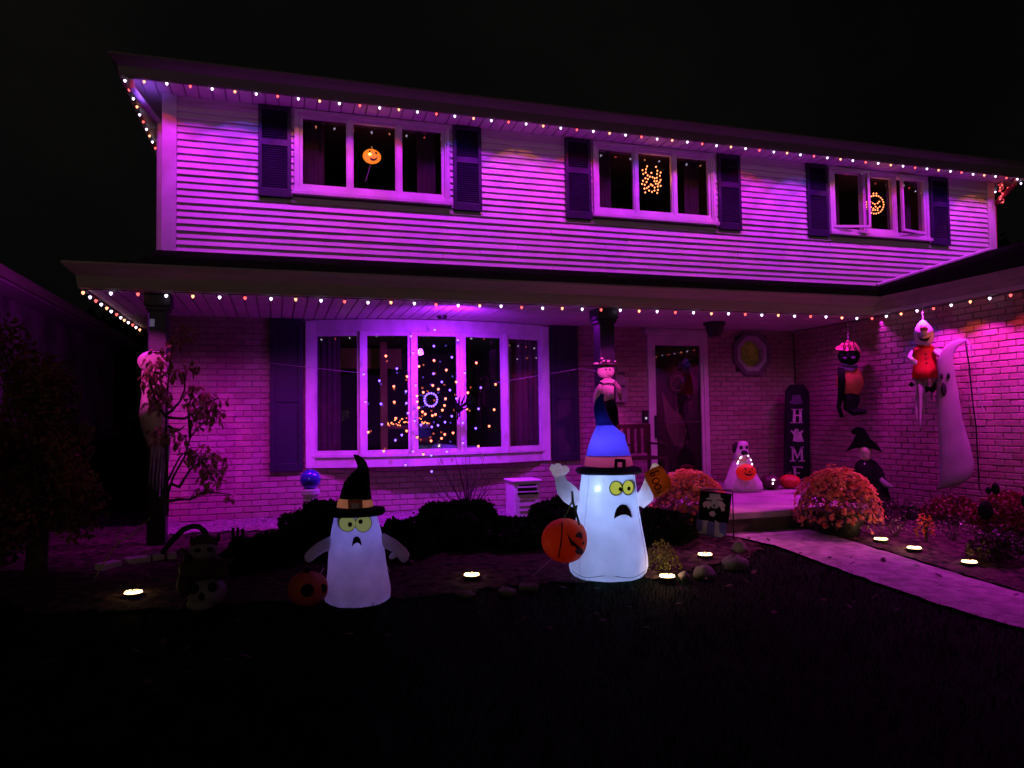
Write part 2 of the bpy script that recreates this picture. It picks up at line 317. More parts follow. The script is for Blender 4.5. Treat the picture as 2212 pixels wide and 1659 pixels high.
# ---- siding boards
pitch = .0857
def board(x0, x1, z):
    if x1-x0 > 5:
        j = x0 + random.uniform(.25, .75)*(x1-x0); board(x0, j-.002, z); return board(j+.002, x1, z)
    z += random.uniform(-.0015, .0015)
    q = B(); y0, y1 = -.033+random.uniform(-.003, .003), -.006; h = pitch+.006
    q.add([(x0, y0, z), (x1, y0, z), (x1, y1, z+h), (x0, y1, z+h), (x0, .004, z), (x1, .004, z), (x0, y0, z+.006), (x1, y0, z+.006), (x0, .004, z+h), (x1, .004, z+h)],
          [(0, 1, 7, 6), (6, 7, 2, 3), (0, 4, 5, 1), (0, 6, 3, 8, 4), (1, 5, 9, 2, 7), (3, 2, 9, 8)])
    return q.build('siding_board', 'siding', house)
z = 3.46
while z < SZ-.02:
    x1r = WX1-.16
    if z < 4.05:  # cut along the rising wing roof
        x1r = min(x1r, 9.23 + (z-3.45)/.298)
        x1r = max(x1r, 9.27)
    if z+pitch > WZ0+.01:
        e = [WX0+.16] + [v for w_ in wins for v in (w_[0]+.01, w_[1]-.01)] + [WX1-.16]
        for i in range(0, len(e), 2): board(e[i], e[i+1], z)
    else: board(WX0+.16, x1r, z)
    z += pitch
for x0, x1 in ((WX0, WX0+.165), (WX1-.165, WX1)):
    B().box(x0, x1, -.046, .05, 2.95 if x0 < 0 else 4.15, SZ+.01).build('corner_board', 'trim', house, bevel=.006)
b = B(); b.tube([(9.23, -.035, 3.475), (11.7, -.035, 4.205)], .028, 6); b.build('roof_flashing', 'trim', house)
B().box(WX0+.17, 9.23, -.032, .0, 3.425, 3.462).build('roof_flashing', 'trim', house)
B().box(WX0+.17, WX1-.17, -.02, .004, SZ-.03, SZ).build('frieze_trim', 'trim', house)
# ---- upper soffit planks, gutter, roof
def soffit_planks(x0, x1, y0, y1, z, step, name='soffit_plank'):
    src = None; x = x0
    while x < x1-.01:
        xe = min(x+step, x1)
        if src is None or xe-x < step-.001:
            q = B(); q.box(x+.007, xe-.007, y0, y1, z, z+.02)
            o = q.build(name, 'soffit', house)
            if src is None: src = o; x0s = x
        else:
            o = src.copy(); sc.collection.objects.link(o); o.location = Vector((x-x0s, 0, 0))
        x = xe
soffit_planks(-1.66, 12.2, -.36, 0, SZ, .152)
B().box(-1.68, 12.2, -.37, .12, SZ+.024, SZ+.05).build('soffit_backing', 'fascia_up', house)
B().box(-1.68, WX0+.02, .0, 8.2, SZ, SZ+.05).build('side_soffit', 'soffit', house)
B().box(WX1-.02, 12.2, .0, 8.2, SZ, SZ+.05).build('side_soffit', 'soffit', house)
def gutter(path, z0, z1, flare, m, nrm):
    """K-style gutter: path = list of (x, y) run, nrm = outward directions"""
    prof = [(0, z0), (0.0, z0), (.045, z0), (.05, z0+.03), (.06, z0+.5*(z1-z0)), (.06+flare*.6, z0+.72*(z1-z0)), (.06+flare, z1-.02), (.06+flare, z1), (.03+flare, z1), (.0, z1-.01)]
    q = B(); n = len(prof); vs = []
    for (x, y), (nx_, ny_) in zip(path, nrm):
        vs += [(x+nx_*a, y+ny_*a, zz) for a, zz in prof]
    fs = [(i*n+j, i*n+(j+1) % n, (i+1)*n+(j+1) % n, (i+1)*n+j) for i in range(len(path)-1) for j in range(n)]
    fs += [tuple(range(n))[::-1], tuple((len(path)-1)*n+j for j in range(n))]
    q.add(vs, fs); return q.build('gutter', m, house)
gutter([(-1.67, 8.3), (-1.67, -.37), (12.2, -.37), (12.2, 8.3)], SZ+.0, SZ+.23, .08, 'fascia_up', [(-1, 0), (-1, -1), (1, -1), (1, 0)])
def shingle_plane(name, P0, U, V, lu, lv, course=.14, ext=None, lv1=None):
    """sloping roof of overlapping shingle courses: P0 + U*a + V*b; each course a thin wedge; one part"""
    q = B(); N = Vector(U).cross(Vector(V)).normalized(); 
    if N.z < 0: N = -N
    k = 0; bpos = 0
    while bpos < lv-.01:
        be = min(bpos+course, lv); a0, a1 = ext(bpos) if ext else (0, lu); c0, c1 = ext(be) if ext else (0, lu)
        P = lambda a, b_, h: Vector(P0)+Vector(U)*a+Vector(V)*b_+N*h
        q.add([P(a0, bpos, .016), P(a1, bpos, .016), P(c1, be, .004), P(c0, be, .004), P(a0, bpos, -.01), P(a1, bpos, -.01), P(c1, be, -.01), P(c0, be, -.01)],
              [(0, 1, 2, 3), (0, 4, 5, 1), (1, 5, 6, 2), (3, 7, 4, 0), (7, 6, 5, 4)])
        bpos = be
    o = q.build(name, 'roof', house); return tag(o, kind='stuff')
c24, s24 = math.cos(math.radians(23)), math.sin(math.radians(23))
shingle_plane('roof_shingles', (-1.80, -.50, SZ+.22), (1, 0, 0), (0, c24, s24), 14.1, 5.0, ext=lambda t: (t*c24*.9, 14.1-t*c24*.9))
b = B(); hz = SZ+.21+5*s24
b.add([(-1.80, -.45, SZ+.205), (12.3, -.45, SZ+.205), (12.3, 8.4, SZ+.205), (-1.8, 8.4, SZ+.205), (2.4, 4.1, hz), (8.1, 4.1, hz)], [(0, 3, 4), (2, 1, 5), (3, 2, 5, 4), (0, 4, 5, 1), (0, 1, 2, 3)])
b.build('hip_roof', 'roof', house)
# ---- porch roof + wing roof
PE = -1.71; FZ0, FZ1 = 2.70, 2.93
sl = (3.45-2.92)/1.71; L_ = math.hypot(1.71, .53); vy, vz = 1.71/L_, .53/L_
def pe(t):
    y = t*vy; left = min(y, .43) ; right = (7.60 + y*.97) + 1.78
    return (left, right)
shingle_plane('porch_roof_shingles', (-1.78, -1.75, 2.93), (1, 0, 0), (0, vy, vz), 9.4, L_+.03, ext=pe)
b = B(); b.add([(-1.78, -1.75, 2.925), (-1.33, -1.30, 3.06), (-1.33, 3, 3.06), (-1.78, 3, 2.925), (-1.35, 0, 3.44), (-1.35, -1.30, 3.055), (-1.35, 0, 3.055)], [(0, 1, 2, 3), (5, 6, 4)]); b.build('side_roof', 'roof', house)
lw = 4.2; U_ = (0, -1, 0); wl = math.hypot(1, .298)
shingle_plane('wing_roof_shingles', (7.56, .02, 2.93), (0, -1, 0), (1/wl, 0, .298/wl), 9.5, 4.6, ext=lambda t: (max(0, 1.76-(t/wl)*1.03), 9.5))
b = B(); b.box(11.9, 12, -9, 0, 0, 4.2); b.box(7.7, 11.9, -9.2, -9, 0, 3.0); b.build('wing_rear_wall', 'siding', house)
gutter([(-1.75, 3), (-1.75, PE), (7.52, PE), (7.52, -9.3)], FZ0, FZ1, .10, 'fascia', [(-1, 0), (-1, -1), (.001, -1), (-1, 0)])
# porch soffit, planks run front to back, left part and the strip beside the house
soffit_planks(-1.73, 7.6, PE+.02, -.012, 2.69, .127, 'porch_soffit_plank')
B().box(-1.73, 7.6, PE+.02, .1, 2.714, 2.74).build('soffit_backing', 'fascia', house)
B().box(-1.73, -1.0, .0, 3, 2.69, 2.74).build('side_soffit', 'soffit', house)
B().box(7.5, 7.66, -9.3, PE, 2.70, 2.74).build('side_soffit', 'soffit', house)
# valance board (pale moulding) where the ceiling meets the brick
# ---- brickwork -------------------------------------------------
CH, CL = .0725, .20
def brick_mesh(q, o, U, N, u0, u1, z, out, jit):
    V = Vector((0, 0, 1)); h = CH-.011
    a = [random.uniform(-jit, jit) for _ in range(4)]
    P = lambda u, v, n_: Vector(o)+Vector(U)*u+V*v+Vector(N)*n_
    f = [P(u0+.004, z+.004, out+a[0]), P(u1-.004, z+.004, out+a[1]), P(u1-.004, z+h-.004, out+a[2]), P(u0+.004, z+h-.004, out+a[3])]
    m_ = [P(u0, z, out-.005), P(u1, z, out-.005), P(u1, z+h, out-.005), P(u0, z+h, out-.005)]
    bk = [P(u0, z, -.012), P(u1, z, -.012), P(u1, z+h, -.012), P(u0, z+h, -.012)]
    fs = [(0, 1, 2, 3)]
    for i in range(4):
        j = (i+1) % 4; fs += [(4+i, 4+j, j, i), (8+i, 8+j, 4+j, 4+i)]
    q.add(f+m_+bk, fs)
def brick_wall(name, o, U, N, length, z0, z1, holes, singles, seed, start=0):
    """running bond; holes are (u0, u1, z0, z1); singles = test (u, z) for bricks that become objects of their own"""
    rnd = random.Random(seed); random.seed(seed)
    back = B()
    back.fbox(o, U, (0, 0, 1), N, start, length, z0, z1, -.10, -.010)
    if holes:
        back = B(); us = sorted({start, length, *[h[0] for h in holes], *[h[1] for h in holes]})
        for a, c in zip(us, us[1:]):
            if c-a < .004: continue
            mid = (a+c)/2; cut = sorted([(h[2], h[3]) for h in holes if h[0] < mid < h[1]]); zz = z0
            for h0, h1 in cut:
                if h0-zz > .003: back.fbox(o, U, (0, 0, 1), N, a, c, zz, h0, -.10, -.010)
                zz = max(zz, h1)
            if z1-zz > .003: back.fbox(o, U, (0, 0, 1), N, a, c, zz, z1, -.10, -.010)
    wall = back.build(name, 'mortar', house)
    rest = B(); ns_ = 0; row = 0; z = z0+.005
    while z < z1-.03:
        u = start - (CL/2 if row % 2 else 0)
        while u < length:
            a, c = max(u+.005, start+.002), min(u+CL-.005, length-.002); segs = [(a, c)] if c-a > .02 else []
            for h in holes:
                if z+CH > h[2] and z < h[3]:
                    ns2 = []
                    for s0, s1 in segs:
                        if s1 <= h[0] or s0 >= h[1]: ns2.append((s0, s1))
                        else:
                            if h[0]-s0 > .02: ns2.append((s0, h[0]-.002))
                            if s1-h[1] > .02: ns2.append((h[1]+.002, s1))
                    segs = ns2
            for s0, s1 in segs:
                out = rnd.uniform(-.001, .0035)
                if ns_ < 300 and singles and singles((s0+s1)/2, z):
                    q = B(); brick_mesh(q, o, U, N, s0, s1, z, out, .0012); q.build('brick', 'brick', wall); ns_ += 1
                else: brick_mesh(rest, o, U, N, s0, s1, z, out, .0012)
            u += CL
        z += CH; row += 1
    tag(rest.build('brickwork', 'brick', wall), kind='stuff')
    return wall, ns_
OCT = (6.84, 2.335, .30)
dholes = [(5.09+0, 6.06, .43, 2.69), (.33, 3.56, .86, 2.64), (OCT[0]-.27, OCT[0]+.27, OCT[1]-.27, OCT[1]+.27)]
brick_wall('front_brick_wall', (0, 0, 0), (1, 0, 0), (0, -1, 0), 7.62, .10, 2.69, dholes, None, 3, start=-1.30)
_, nb = brick_wall('wing_brick_wall', (7.62, 0, 0), (0, -1, 0), (-1, 0, 0), 9.2, .08, 2.69, [], lambda u, z: 1.95 < u < 4.3 and z > .95 and (z > 1.2 or u > 2.6), 5, start=.012)
print('single bricks', nb)
B().box(-1.30, -1.20, .1, 3, .1, 2.69).build('side_wall', 'brick', house)
# ---- porch slab
b = B(); b.prism([(4.0, -3.13, .43), (6.05, -3.13, .43), (6.05, -1.75, .43), (7.6, -1.75, .43), (7.6, -.02, .43), (4.0, -.02, .43)], (0, 0, 1), .07); slab = b.build('porch_slab', 'concrete', house, bevel=.012)
b = B(); b.prism([(4.02, -3.10, .358), (6.02, -3.10, .358), (6.02, -1.72, .358), (7.58, -1.72, .358), (7.58, -.03, .358), (4.02, -.03, .358)], (0, 0, 1), .26); b.build('porch_step_riser', 'riser', house)
# ---- posts
for x, yb, zb in ((-1.125, -1.55, .16), (3.70, -1.55, .2)):
    hw = .085 if x < 0 else .095
    o = B().box(x-hw, x+hw, -1.55-hw, -1.55+hw, zb-.1, 2.69).build('porch_post', 'post', house, bevel=.008)
    q = B()
    q.box(x-hw-.02, x+hw+.02, -1.57-hw, -1.53+hw, 2.52, 2.56); q.box(x-hw-.035, x+hw+.035, -1.585-hw, -1.515+hw, 2.562, 2.688); q.build('post_capital', 'post', o, bevel=.006)
q = B(); q.box(-1.19, -1.15, -1.67, -1.637, 2.36, 2.43); q.build('post_label', emat('glowing_tag', (.4, .42, .7), .12, (.5, .5, .6)), house)  # the tag's material has a faint bluish emission
# ---- shutters
def louvre_shutter(x0, x1, z0, z1):
    y0, y1 = -.068, -.028; s = .045; q = B()
    q.box(x0, x0+s, y0, y1, z0, z1); q.box(x1-s, x1, y0, y1, z0, z1)
    zt = z0+(z1-z0)*.60
    for a, c in ((z0, z0+.10), (zt-.045, zt+.035), (z1-.06, z1)): q.box(x0+s, x1-s, y0, y1, a, c)
    q.box(x0+s, x1-s, -.034, y1-.001, z0+.1, z1-.06)
    sh = q.build('shutter', 'shutter', house, bevel=.004); lv = B()
    for a, c in ((z0+.10, zt-.045), (zt+.035, z1-.06)):
        n = int((c-a)/.028); st = (c-a)/n
        for i in range(n):
            zz = a+i*st
            lv.add([(x0+s, -.062, zz+.002), (x1-s, -.062, zz+.002), (x1-s, -.038, zz+st-.001), (x0+s, -.038, zz+st-.001), (x0+s, -.057, zz), (x1-s, -.057, zz), (x1-s, -.034, zz+st-.006), (x0+s, -.034, zz+st-.006)],
                   [(0, 1, 2, 3), (7, 6, 5, 4), (0, 4, 5, 1), (3, 2, 6, 7), (0, 3, 7, 4), (1, 5, 6, 2)])
    tag(lv.build('louvres', 'shutter', sh), kind='stuff')
for w_ in wins:
    louvre_shutter(w_[0]-.41, w_[0]-.02, 4.205, 5.35); louvre_shutter(w_[1]+.03, w_[1]+.42, 4.205, 5.35)
def panel_shutter(x0, x1, z0, z1):
    y0, y1 = -.06, -.010; s = .06; q = B()
    q.box(x0, x0+s, y0, y1, z0, z1); q.box(x1-s, x1, y0, y1, z0, z1); zt = z0+.9
    for a, c in ((z0, z0+.1), (zt-.05, zt+.05), (z1-.1, z1)): q.box(x0+s, x1-s, y0, y1, a, c)
    sh = q.build('shutter', 'shutter2', house, bevel=.005)
    for a, c in ((z0+.1, zt-.05), (zt+.05, z1-.1)): B().box(x0+s, x1-s, -.045, y1-.001, a, c).build('shutter_panel', 'shutter2', sh)
panel_shutter(-.09, .30, .80, 2.685); panel_shutter(3.59, 3.99, .82, 2.685)
# ---- upper windows
def frame_bars(q, x0, x1, z0, z1, w_, y0, y1):
    q.box(x0, x0+w_, y0, y1, z0, z1); q.box(x1-w_, x1, y0, y1, z0, z1); q.box(x0+w_, x1-w_, y0, y1, z0, z0+w_); q.box(x0+w_, x1-w_, y0, y1, z1-w_, z1)
def sash(wn, x0, x1, z0, z1, y, hinge=None, ang=0):
    """a casement sash with its pane; hinge 'l' / 'r' swings it outward"""
    q = B(); w_ = .038
    q2 = B()
    if hinge is None:
        frame_bars(q, x0, x1, z0, z1, w_, y-.03, y+.01); q2.box(x0+w_, x1-w_, y-.012, y-.006, z0+w_, z1-w_)
    else:
        hx = x0 if hinge == 'l' else x1; sg = 1 if hinge == 'l' else -1; U = Vector((sg*math.cos(ang), -math.sin(ang), 0)); N = Vector((-U.y*1, U.x, 0)) if False else Vector((math.sin(ang)*-sg, -math.cos(ang), 0))
        O = Vector((hx, y-.02, 0)); W_ = x1-x0
        for a, c, d_, e_ in ((0, w_, z0, z1), (W_-w_, W_, z0, z1), (w_, W_-w_, z0, z0+w_), (w_, W_-w_, z1-w_, z1)): q.fbox(O, U, (0, 0, 1), N, a, c, d_, e_, -.02, .02)
        q2.fbox(O, U, (0, 0, 1), N, w_, W_-w_, z0+w_, z1-w_, -.003, .003)
    s_ = q.build('sash', 'trim', wn); q2.build('pane', 'glass', wn)
for x0, x1, wk in wins:
    q = B(); frame_bars(q, x0+.02, x1-.02, WZ0+.02, WZ1+.01, .062, -.045, .10)
    wn = q.build('window', 'trim', house, bevel=.004)
    B().box(x0-.01, x1+.01, -.10, -.0, WZ0-.03, WZ0+.018).build('window_sill', 'trim', wn, bevel=.004)
    q = B(); q.box(x0+.02, x0+.06, -.06, -.046, WZ0+.02, WZ1); q.box(x1-.06, x1-.02, -.06, -.046, WZ0+.02, WZ1); q.box(x0+.06, x1-.06, -.06, -.046, WZ1-.045, WZ1); q.build('brickmould', 'trim', wn)
    fr = [(x0+.085, x0+.70), (x0+.715, x0+1.33), (x0+1.345, x0+1.945)]
    for i, (a, c) in enumerate(fr):
        if wk == 'c' and i == 0: sash(wn, a, c, WZ0+.085, WZ1-.055, -.01, 'l', math.radians(14))
        elif wk == 'c' and i == 2: sash(wn, a, c, WZ0+.085, WZ1-.055, -.01, 'r', math.radians(11))
        else: sash(wn, a, c, WZ0+.085, WZ1-.055, .01)
    q = B()
    for a in (x0+.7075, x0+1.3375): q.box(a-.030, a+.030, -.04, .06, WZ0+.083, WZ1-.053)
    q.box
    q.build('mullion', 'trim', wn)
    q = B(); q.box(x0-.3, x0-.25, .13, 3, 3.6, 5.45); q.box(x1+.25, x1+.3, .13, 3, 3.6, 5.45); q.box(x0-.3, x1+.3, 3, 3.05, 3.6, 5.45); q.box(x0-.3, x1+.3, .13, 3, 5.45, 5.5); q.box(x0-.3, x1+.3, .13, 3, 3.55, 3.6)
    q.build('room_interior', 'room', wn)
    for cx in (x0+.14, x1-.42):
        q = B(); n = 14
        vs = [(cx+.26*i/n, .17+.018*math.sin(i*1.9), zz) for zz in (3.7, 5.38) for i in range(n+1)]
        q.add(vs, [(i, i+1, n+2+i, n+1+i) for i in range(n)]); q.build('curtain', 'curtain', wn, smooth=True)
# ---- bow window
BX0, BX1, BZ0, BZ1 = .33, 3.56, .83, 2.66
facet = []; na = 5; R_ = None
px_ = []
prot = .30; half = (BX1-BX0)/2-.07; Rb = (half**2+prot**2)/(2*prot); th0 = math.asin(half/Rb); cxb = (BX0+BX1)/2; cyb = Rb-prot
for i in range(na+1):
    a = -th0+2*th0*i/na; px_.append(Vector((cxb+Rb*math.sin(a), cyb-Rb*math.cos(a)-.02, 0)))
bay = B().box(BX0, BX0+.115, -.055, .05, BZ0, BZ1).box(BX1-.115, BX1, -.055, .05, BZ0, BZ1).box(BX0+.115, BX1-.115, -.0, .05, BZ1-.02, BZ1)
bay = bay.build('bow_window', 'baytrim', house, bevel=.005)
def slabpoly(zlo, zhi, off, name, m='baytrim'):
    q = B(); pts = [Vector((BX0+.0, .04, 0))] + [p+Vector((0, -off, 0)) for p in px_] + [Vector((BX1-.0, .04, 0))]; n = len(pts)
    q.add([(p.x, p.y, zhi) for p in pts]+[(p.x, p.y, zlo) for p in pts], [tuple(range(n))[::1], tuple(range(n, 2*n))[::-1]]+[(i, i+n, (i+1) % n+n, (i+1) % n) for i in range(n)])
    return q.build(name, m, bay)
slabpoly(BZ0, .955, .005, 'apron'); slabpoly(.958, .985, .035, 'sill'); slabpoly(2.53, BZ1+.02, .005, 'head_board')
PZ0, PZ1 = .985, 2.53
for i in range(na):
    a, c = px_[i], px_[i+1]; U = (c-a).normalized(); N = Vector((U.y, -U.x, 0)); Lf = (c-a).length; O = a
    q = B(); w1 = .055
    for u0, u1, z0_, z1_ in ((.01, w1+.01, PZ0, PZ1), (Lf-w1-.01, Lf-.01, PZ0, PZ1), (w1+.01, Lf-w1-.01, PZ0, PZ0+w1), (w1+.01, Lf-w1-.01, PZ1-w1, PZ1)):
        q.fbox(O, U, (0, 0, 1), N, u0, u1, z0_, z1_, -.05, -.012)
    q.build('sash', 'baytrim', bay, bevel=.004)
    q = B(); q.fbox(O, U, (0, 0, 1), N, w1+.01, Lf-w1-.01, PZ0+w1, PZ1-w1, -.036, -.030); q.build('pane', 'glass', bay)
for i in range(na+1):
    a = px_[i]; q = B(); q.box(a.x-.028, a.x+.028, a.y-.012, a.y+.09, PZ0, PZ1); q.build('mullion', 'baytrim', bay, bevel=.006)
q = B(); rx0, rx1 = .2, 3.7
q.box(rx0-.05, rx0, .12, 4.2, .3, 2.75); q.box(rx1, rx1+.05, .12, 4.2, .3, 2.75); q.box(rx0, rx1, 4.2, 4.25, .3, 2.75); q.box(rx0, rx1, .12, 4.2, 2.66, 2.70); q.box(rx0, rx1, .12, 4.2, .25, .3)
q.build('room_interior', 'room', bay)
M['ochre'] = mat('ochre_wall', (.30, .17, .07), .9, .1, 3)
q = B(); q.box(.25, 2.0, 2.9, 2.98, 2.28, 2.62); q.build('ceiling_beam', 'ochre', bay)
q = B(); q.box(1.55, 1.66, 2.2, 2.3, .3, 2.66); q.build('door_casing', 'ochre', bay)
lamp('room_lamp', 'POINT', (.9, 1.6, 1.5), 1.6, (1, .62, .35), shadow_soft_size=.1); lamp('room_blue_glow', 'POINT', (3.0, 2.2, 1.7), 1.5, (.35, .5, 1), shadow_soft_size=.1)  # one warm and one bluish point light inside the room
for cx, wd in ((.36, .40), (3.05, .46)):
    q = B(); n = 22
    vs = [(cx+wd*i/n, .05+.02*math.sin(i*1.7)+(.0 if cx < 1 else 0), zz) for zz in (.96, 2.5) for i in range(n+1)]
    q.add(vs, [(i, i+1, n+2+i, n+1+i) for i in range(n)]); q.build('curtain', 'curtain', bay, smooth=True)
# ---- front door
q = B(); q.box(5.08, 5.155, -.04, .1, .43, 2.585); q.box(5.995, 6.07, -.04, .1, .43, 2.585); q.box(5.08, 6.07, -.04, .1, 2.585, 2.688)
dr = q.build('front_door', 'door', house, bevel=.005)
q = B(); q.box(5.04, 6.11, -.06, -.0, 2.60, 2.66); q.build('door_head_trim', 'door', dr, bevel=.004)
q = B(); frame_bars(q, 5.158, 5.992, .445, 2.582, .045, -.03, .005); q.box(5.2, 5.95, -.03, .005, 2.44, 2.54); q.box(5.2, 5.95, -.03, .005, .49, .60); q.build('storm_frame', 'door', dr, bevel=.004)
q = B(); q.box(5.203, 5.947, -.014, -.008, .60, 2.44); q.build('door_glass', 'glass', dr)
M['innerdoor'] = mat('inner_door_paint', (.010, .006, .007), .8, .1, 6, spec=.08)
q = B(); q.box(5.16, 5.99, .07, .11, .43, 2.58); q.box(5.26, 5.90, .06, .07, .6, 1.2); q.build('inner_door', 'innerdoor', dr)
M['beige'] = mat('beige_cloth', (.09, .07, .04), .9, .2, 8)
q = B(); q.prism([(5.34, .05, 1.78), (5.40, .05, 1.25), (5.52, .05, .98), (5.66, .05, .95), (5.74, .05, 1.2), (5.66, .05, 1.42), (5.5, .05, 1.52)], (0, -1, 0), .012); q.build('hanging_cloth', 'beige', dr)
M['wreath'] = mat('wreath', (.05, .04, .02), .9, .4, 20)
q = B(); pts = [(5.58+.11*math.cos(t*.52), .045, 1.88+.11*math.sin(t*.52)) for t in range(13)]; q.tube(pts, .03, 6); q.build('door_wreath', 'wreath', dr)
q = B(); q.box(5.163, 5.205, -.075, -.03, 1.10, 1.42); q.tube([(5.185, -.09, 1.32), (5.30, -.095, 1.32)], .011, 6); q.build('door_handle', 'black', dr)
M['chrome'] = mat('chrome', (.3, .3, .3), .3, .05, 3, metal=1)
q = B(); q.tube([(5.22, -.04, 1.325), (5.93, -.04, 1.325)], .008, 6); q.build('push_bar', 'chrome', dr)
q = B(); q.box(4.985, 5.065, -.035, -.0, 1.315, 1.50); db = q.build('doorbell', 'black', house)
q = B(); q.ell((5.03, -.037, 1.385), (.017, .006, .017), 12, 6); q.build('bell_button', emat('lit_button', (.8, .75, 1), .7), db)
# octagonal window
ox, oz, orr = OCT
def ring8(r0, r1, y0, y1):
    q = B(); A = [math.pi/8+math.pi/4*i for i in range(8)]
    for i in range(8):
        a, c = A[i], A[(i+1) % 8]
        P = lambda r_, t, y: (ox+r_*math.cos(t), y, oz+r_*math.sin(t))
        q.add([P(r0, a, y0), P(r1, a, y0), P(r1, c, y0), P(r0, c, y0), P(r0, a, y1), P(r1, a, y1), P(r1, c, y1), P(r0, c, y1)], [(0, 1, 2, 3), (7, 6, 5, 4), (1, 5, 6, 2), (0, 3, 7, 4)])
    return q
ow = ring8(.29, .355, -.055, .02).build('octagonal_window', mat('octagon_frame', (.16, .10, .16), .5, .1, 5), house, bevel=.004)
ring8(.215, .29, -.028, .13).build('inner_frame', mat('octagon_inner', (.5, .46, .5), .5, .08, 5), ow)
am = mat('self_glow_amber_glass', (.26, .15, .04), .35, .5, 14, 1.0, 26); n_ = am.node_tree.nodes['Principled BSDF']; n_.inputs['Emission Color'].default_value = (.6, .30, .05, 1); n_.inputs['Emission Strength'].default_value = .022  # faint amber glow is set into the pane's own material
q = B(); q.add([(ox+.215*math.cos(math.pi/8+math.pi/4*i), .10, oz+.215*math.sin(math.pi/8+math.pi/4*i)) for i in range(8)], [tuple(range(8))]); q.build('amber_pane', am, ow)
# porch fittings
q = B(); c_ = PY(1543, 690, -.75); q.lathe([(.03, -.20), (.085, -.195), (.10, -.15), (.12, -.07), (.125, -.05), (.15, -.04), (.15, 0)], (c_.x, -.75, 2.69), 20); q.build('ceiling_lamp', 'black', house, smooth=False)
c_ = PZ(955, 682, 2.69); q = B(); q.lathe([(.04, -.05), (.06, -.03), (.065, 0)], (c_.x, c_.y, 2.69), 16); q.build('soffit_fixture', 'dgrey', house)
# wall lantern and mailbox
q = B(); q.box(4.33, 4.41, -.05, 0, 2.32, 2.46); q.tube([(4.37, -.05, 2.42), (4.37, -.14, 2.44), (4.37, -.16, 2.38)], .010, 6)
q.lathe([(.01, .16), (.075, .10), (.08, .09)], (4.37, -.16, 2.22), 6); q.lathe([(.045, -.06), (.062, .09)], (4.37, -.16, 2.22), 6); q.build('wall_lantern', 'black', house)
f = zm(1470, 880, 6.913)
def oncurve(pts, Y): return [PY(*f(x, y), Y) for x, y in pts]
M['mailbox'] = mat('mailbox_enamel', (.30, .24, .24), .5, .1, 8)
q = B(); q.prism(oncurve([(480, 400), (600, 410), (680, 490), (690, 860), (560, 865), (480, 860)], -.12), (0, -1, 0), .11)
mb = q.build('wall_mailbox', 'mailbox', house, bevel=.008)
q = B()
for a in (470, 690): q.prism(oncurve([(520, a-120), (640, a-110), (640, a-80), (520, a-95)], -.126), (0, -1, 0), .006)
q.build('mail_slot', 'black', mb)
# downspout elbows at the two upper corners
q = B(); q.tube([(-1.60, -.40, 5.34), (-1.60, -.36, 5.27), (-1.47, .02, 5.16), (-1.36, .14, 5.06), (-1.36, .16, 3.0)], .042, 8, flat=.75); q.build('downspout', 'trim', house, smooth=False)
q = B(); q.tube([(11.95, -.36, 5.36), (11.95, -.33, 5.26), (11.93, -.12, 5.12), (11.90, -.02, 5.02), (11.90, .03, 4.98), (11.90, .05, 4.1)], .045, 8, flat=.75)
q.build('downspout', mat('red_lit_downspout', (.55, .10, .09), .45, .1, 5), house)  # red base colour paints in the red light falling on this downspout
# ================================================================== neighbour's house, left
nb_ = thing('neighbouring_house', (-4.6, 3, 0), 'dim neighbouring house with a low eave at the far left edge', 'house')
M['nwall'] = mat('neighbour_stucco', (.36, .26, .33), .9, .35, 1.2, .3, 20)
ez = 3.62
B().box(-4.75, -4.45, -2.5, 14, 0, ez+.1).build('wall', 'nwall', nb_)
B().box(-4.45, -3.98, -2.8, 14.2, ez+.0, ez+.04).build('soffit', 'soffit', nb_)
B().box(-4.02, -3.90, -2.8, 14.2, ez+.02, ez+.19).build('gutter', 'fascia', nb_)
q = B(); q.add([(-3.95, -2.8, ez+.18), (-3.95, 14.2, ez+.18), (-7.5, 14.2, ez+1.4), (-7.5, -2.8, ez+1.4)], [(0, 1, 2, 3)]); q.build('roof', 'roof', nb_)
lamp('neighbour_spill', 'SPOT', (-1.9, 1.0, 2.9), 190, (.6, .02, .8), aim=(-4.4, 5.0, 2.2), spot_size=math.radians(95), spot_blend=1, shadow_soft_size=.2)
# ================================================================== string lights
W_, O_, R2, V_ = (.84, .66, 1.0), (1, .30, .16), (1, .09, .09), (.34, .20, 1.0)
EM = {'w': emat('white_bulb', W_, 4), 'o': emat('amber_bulb', O_, 3.8), 'r': emat('red_bulb', R2, 3), 'v': emat('violet_bulb', (.18, .08, 1.0), 5), 'a': emat('orange_bulb', (1, .17, .065), 5.2), 'warm': emat('warm_bulb', (1, .24, .08), 4.4)}
def bulb_proto(r_, h):
    q = B(); q.mi = 0
    q.lathe([(.001, -h), (r_*.55, -h*.8), (r_*.95, -h*.45), (r_, -h*.25), (r_*.6, 0)], (0, 0, 0), 8, caps=False); q.mi = 1
    q.lathe([(r_*.62, -.002), (r_*.62, h*.38), (r_*.5, h*.42)], (0, 0, 0), 8); return q
BULB = {}
def bulb(par, loc, col, r_=.0155, h=.033):
    key = (col, r_)
    if key not in BULB:
        o = bulb_proto(r_, h).build('bulb', [EM[col], M['wire']], par); BULB[key] = o
        o.location = Vector(loc)-ORG[par.name]; 
        for v_ in o.data.vertices: v_.co += ORG[par.name]
        return o
    return inst(BULB[key], par, loc)
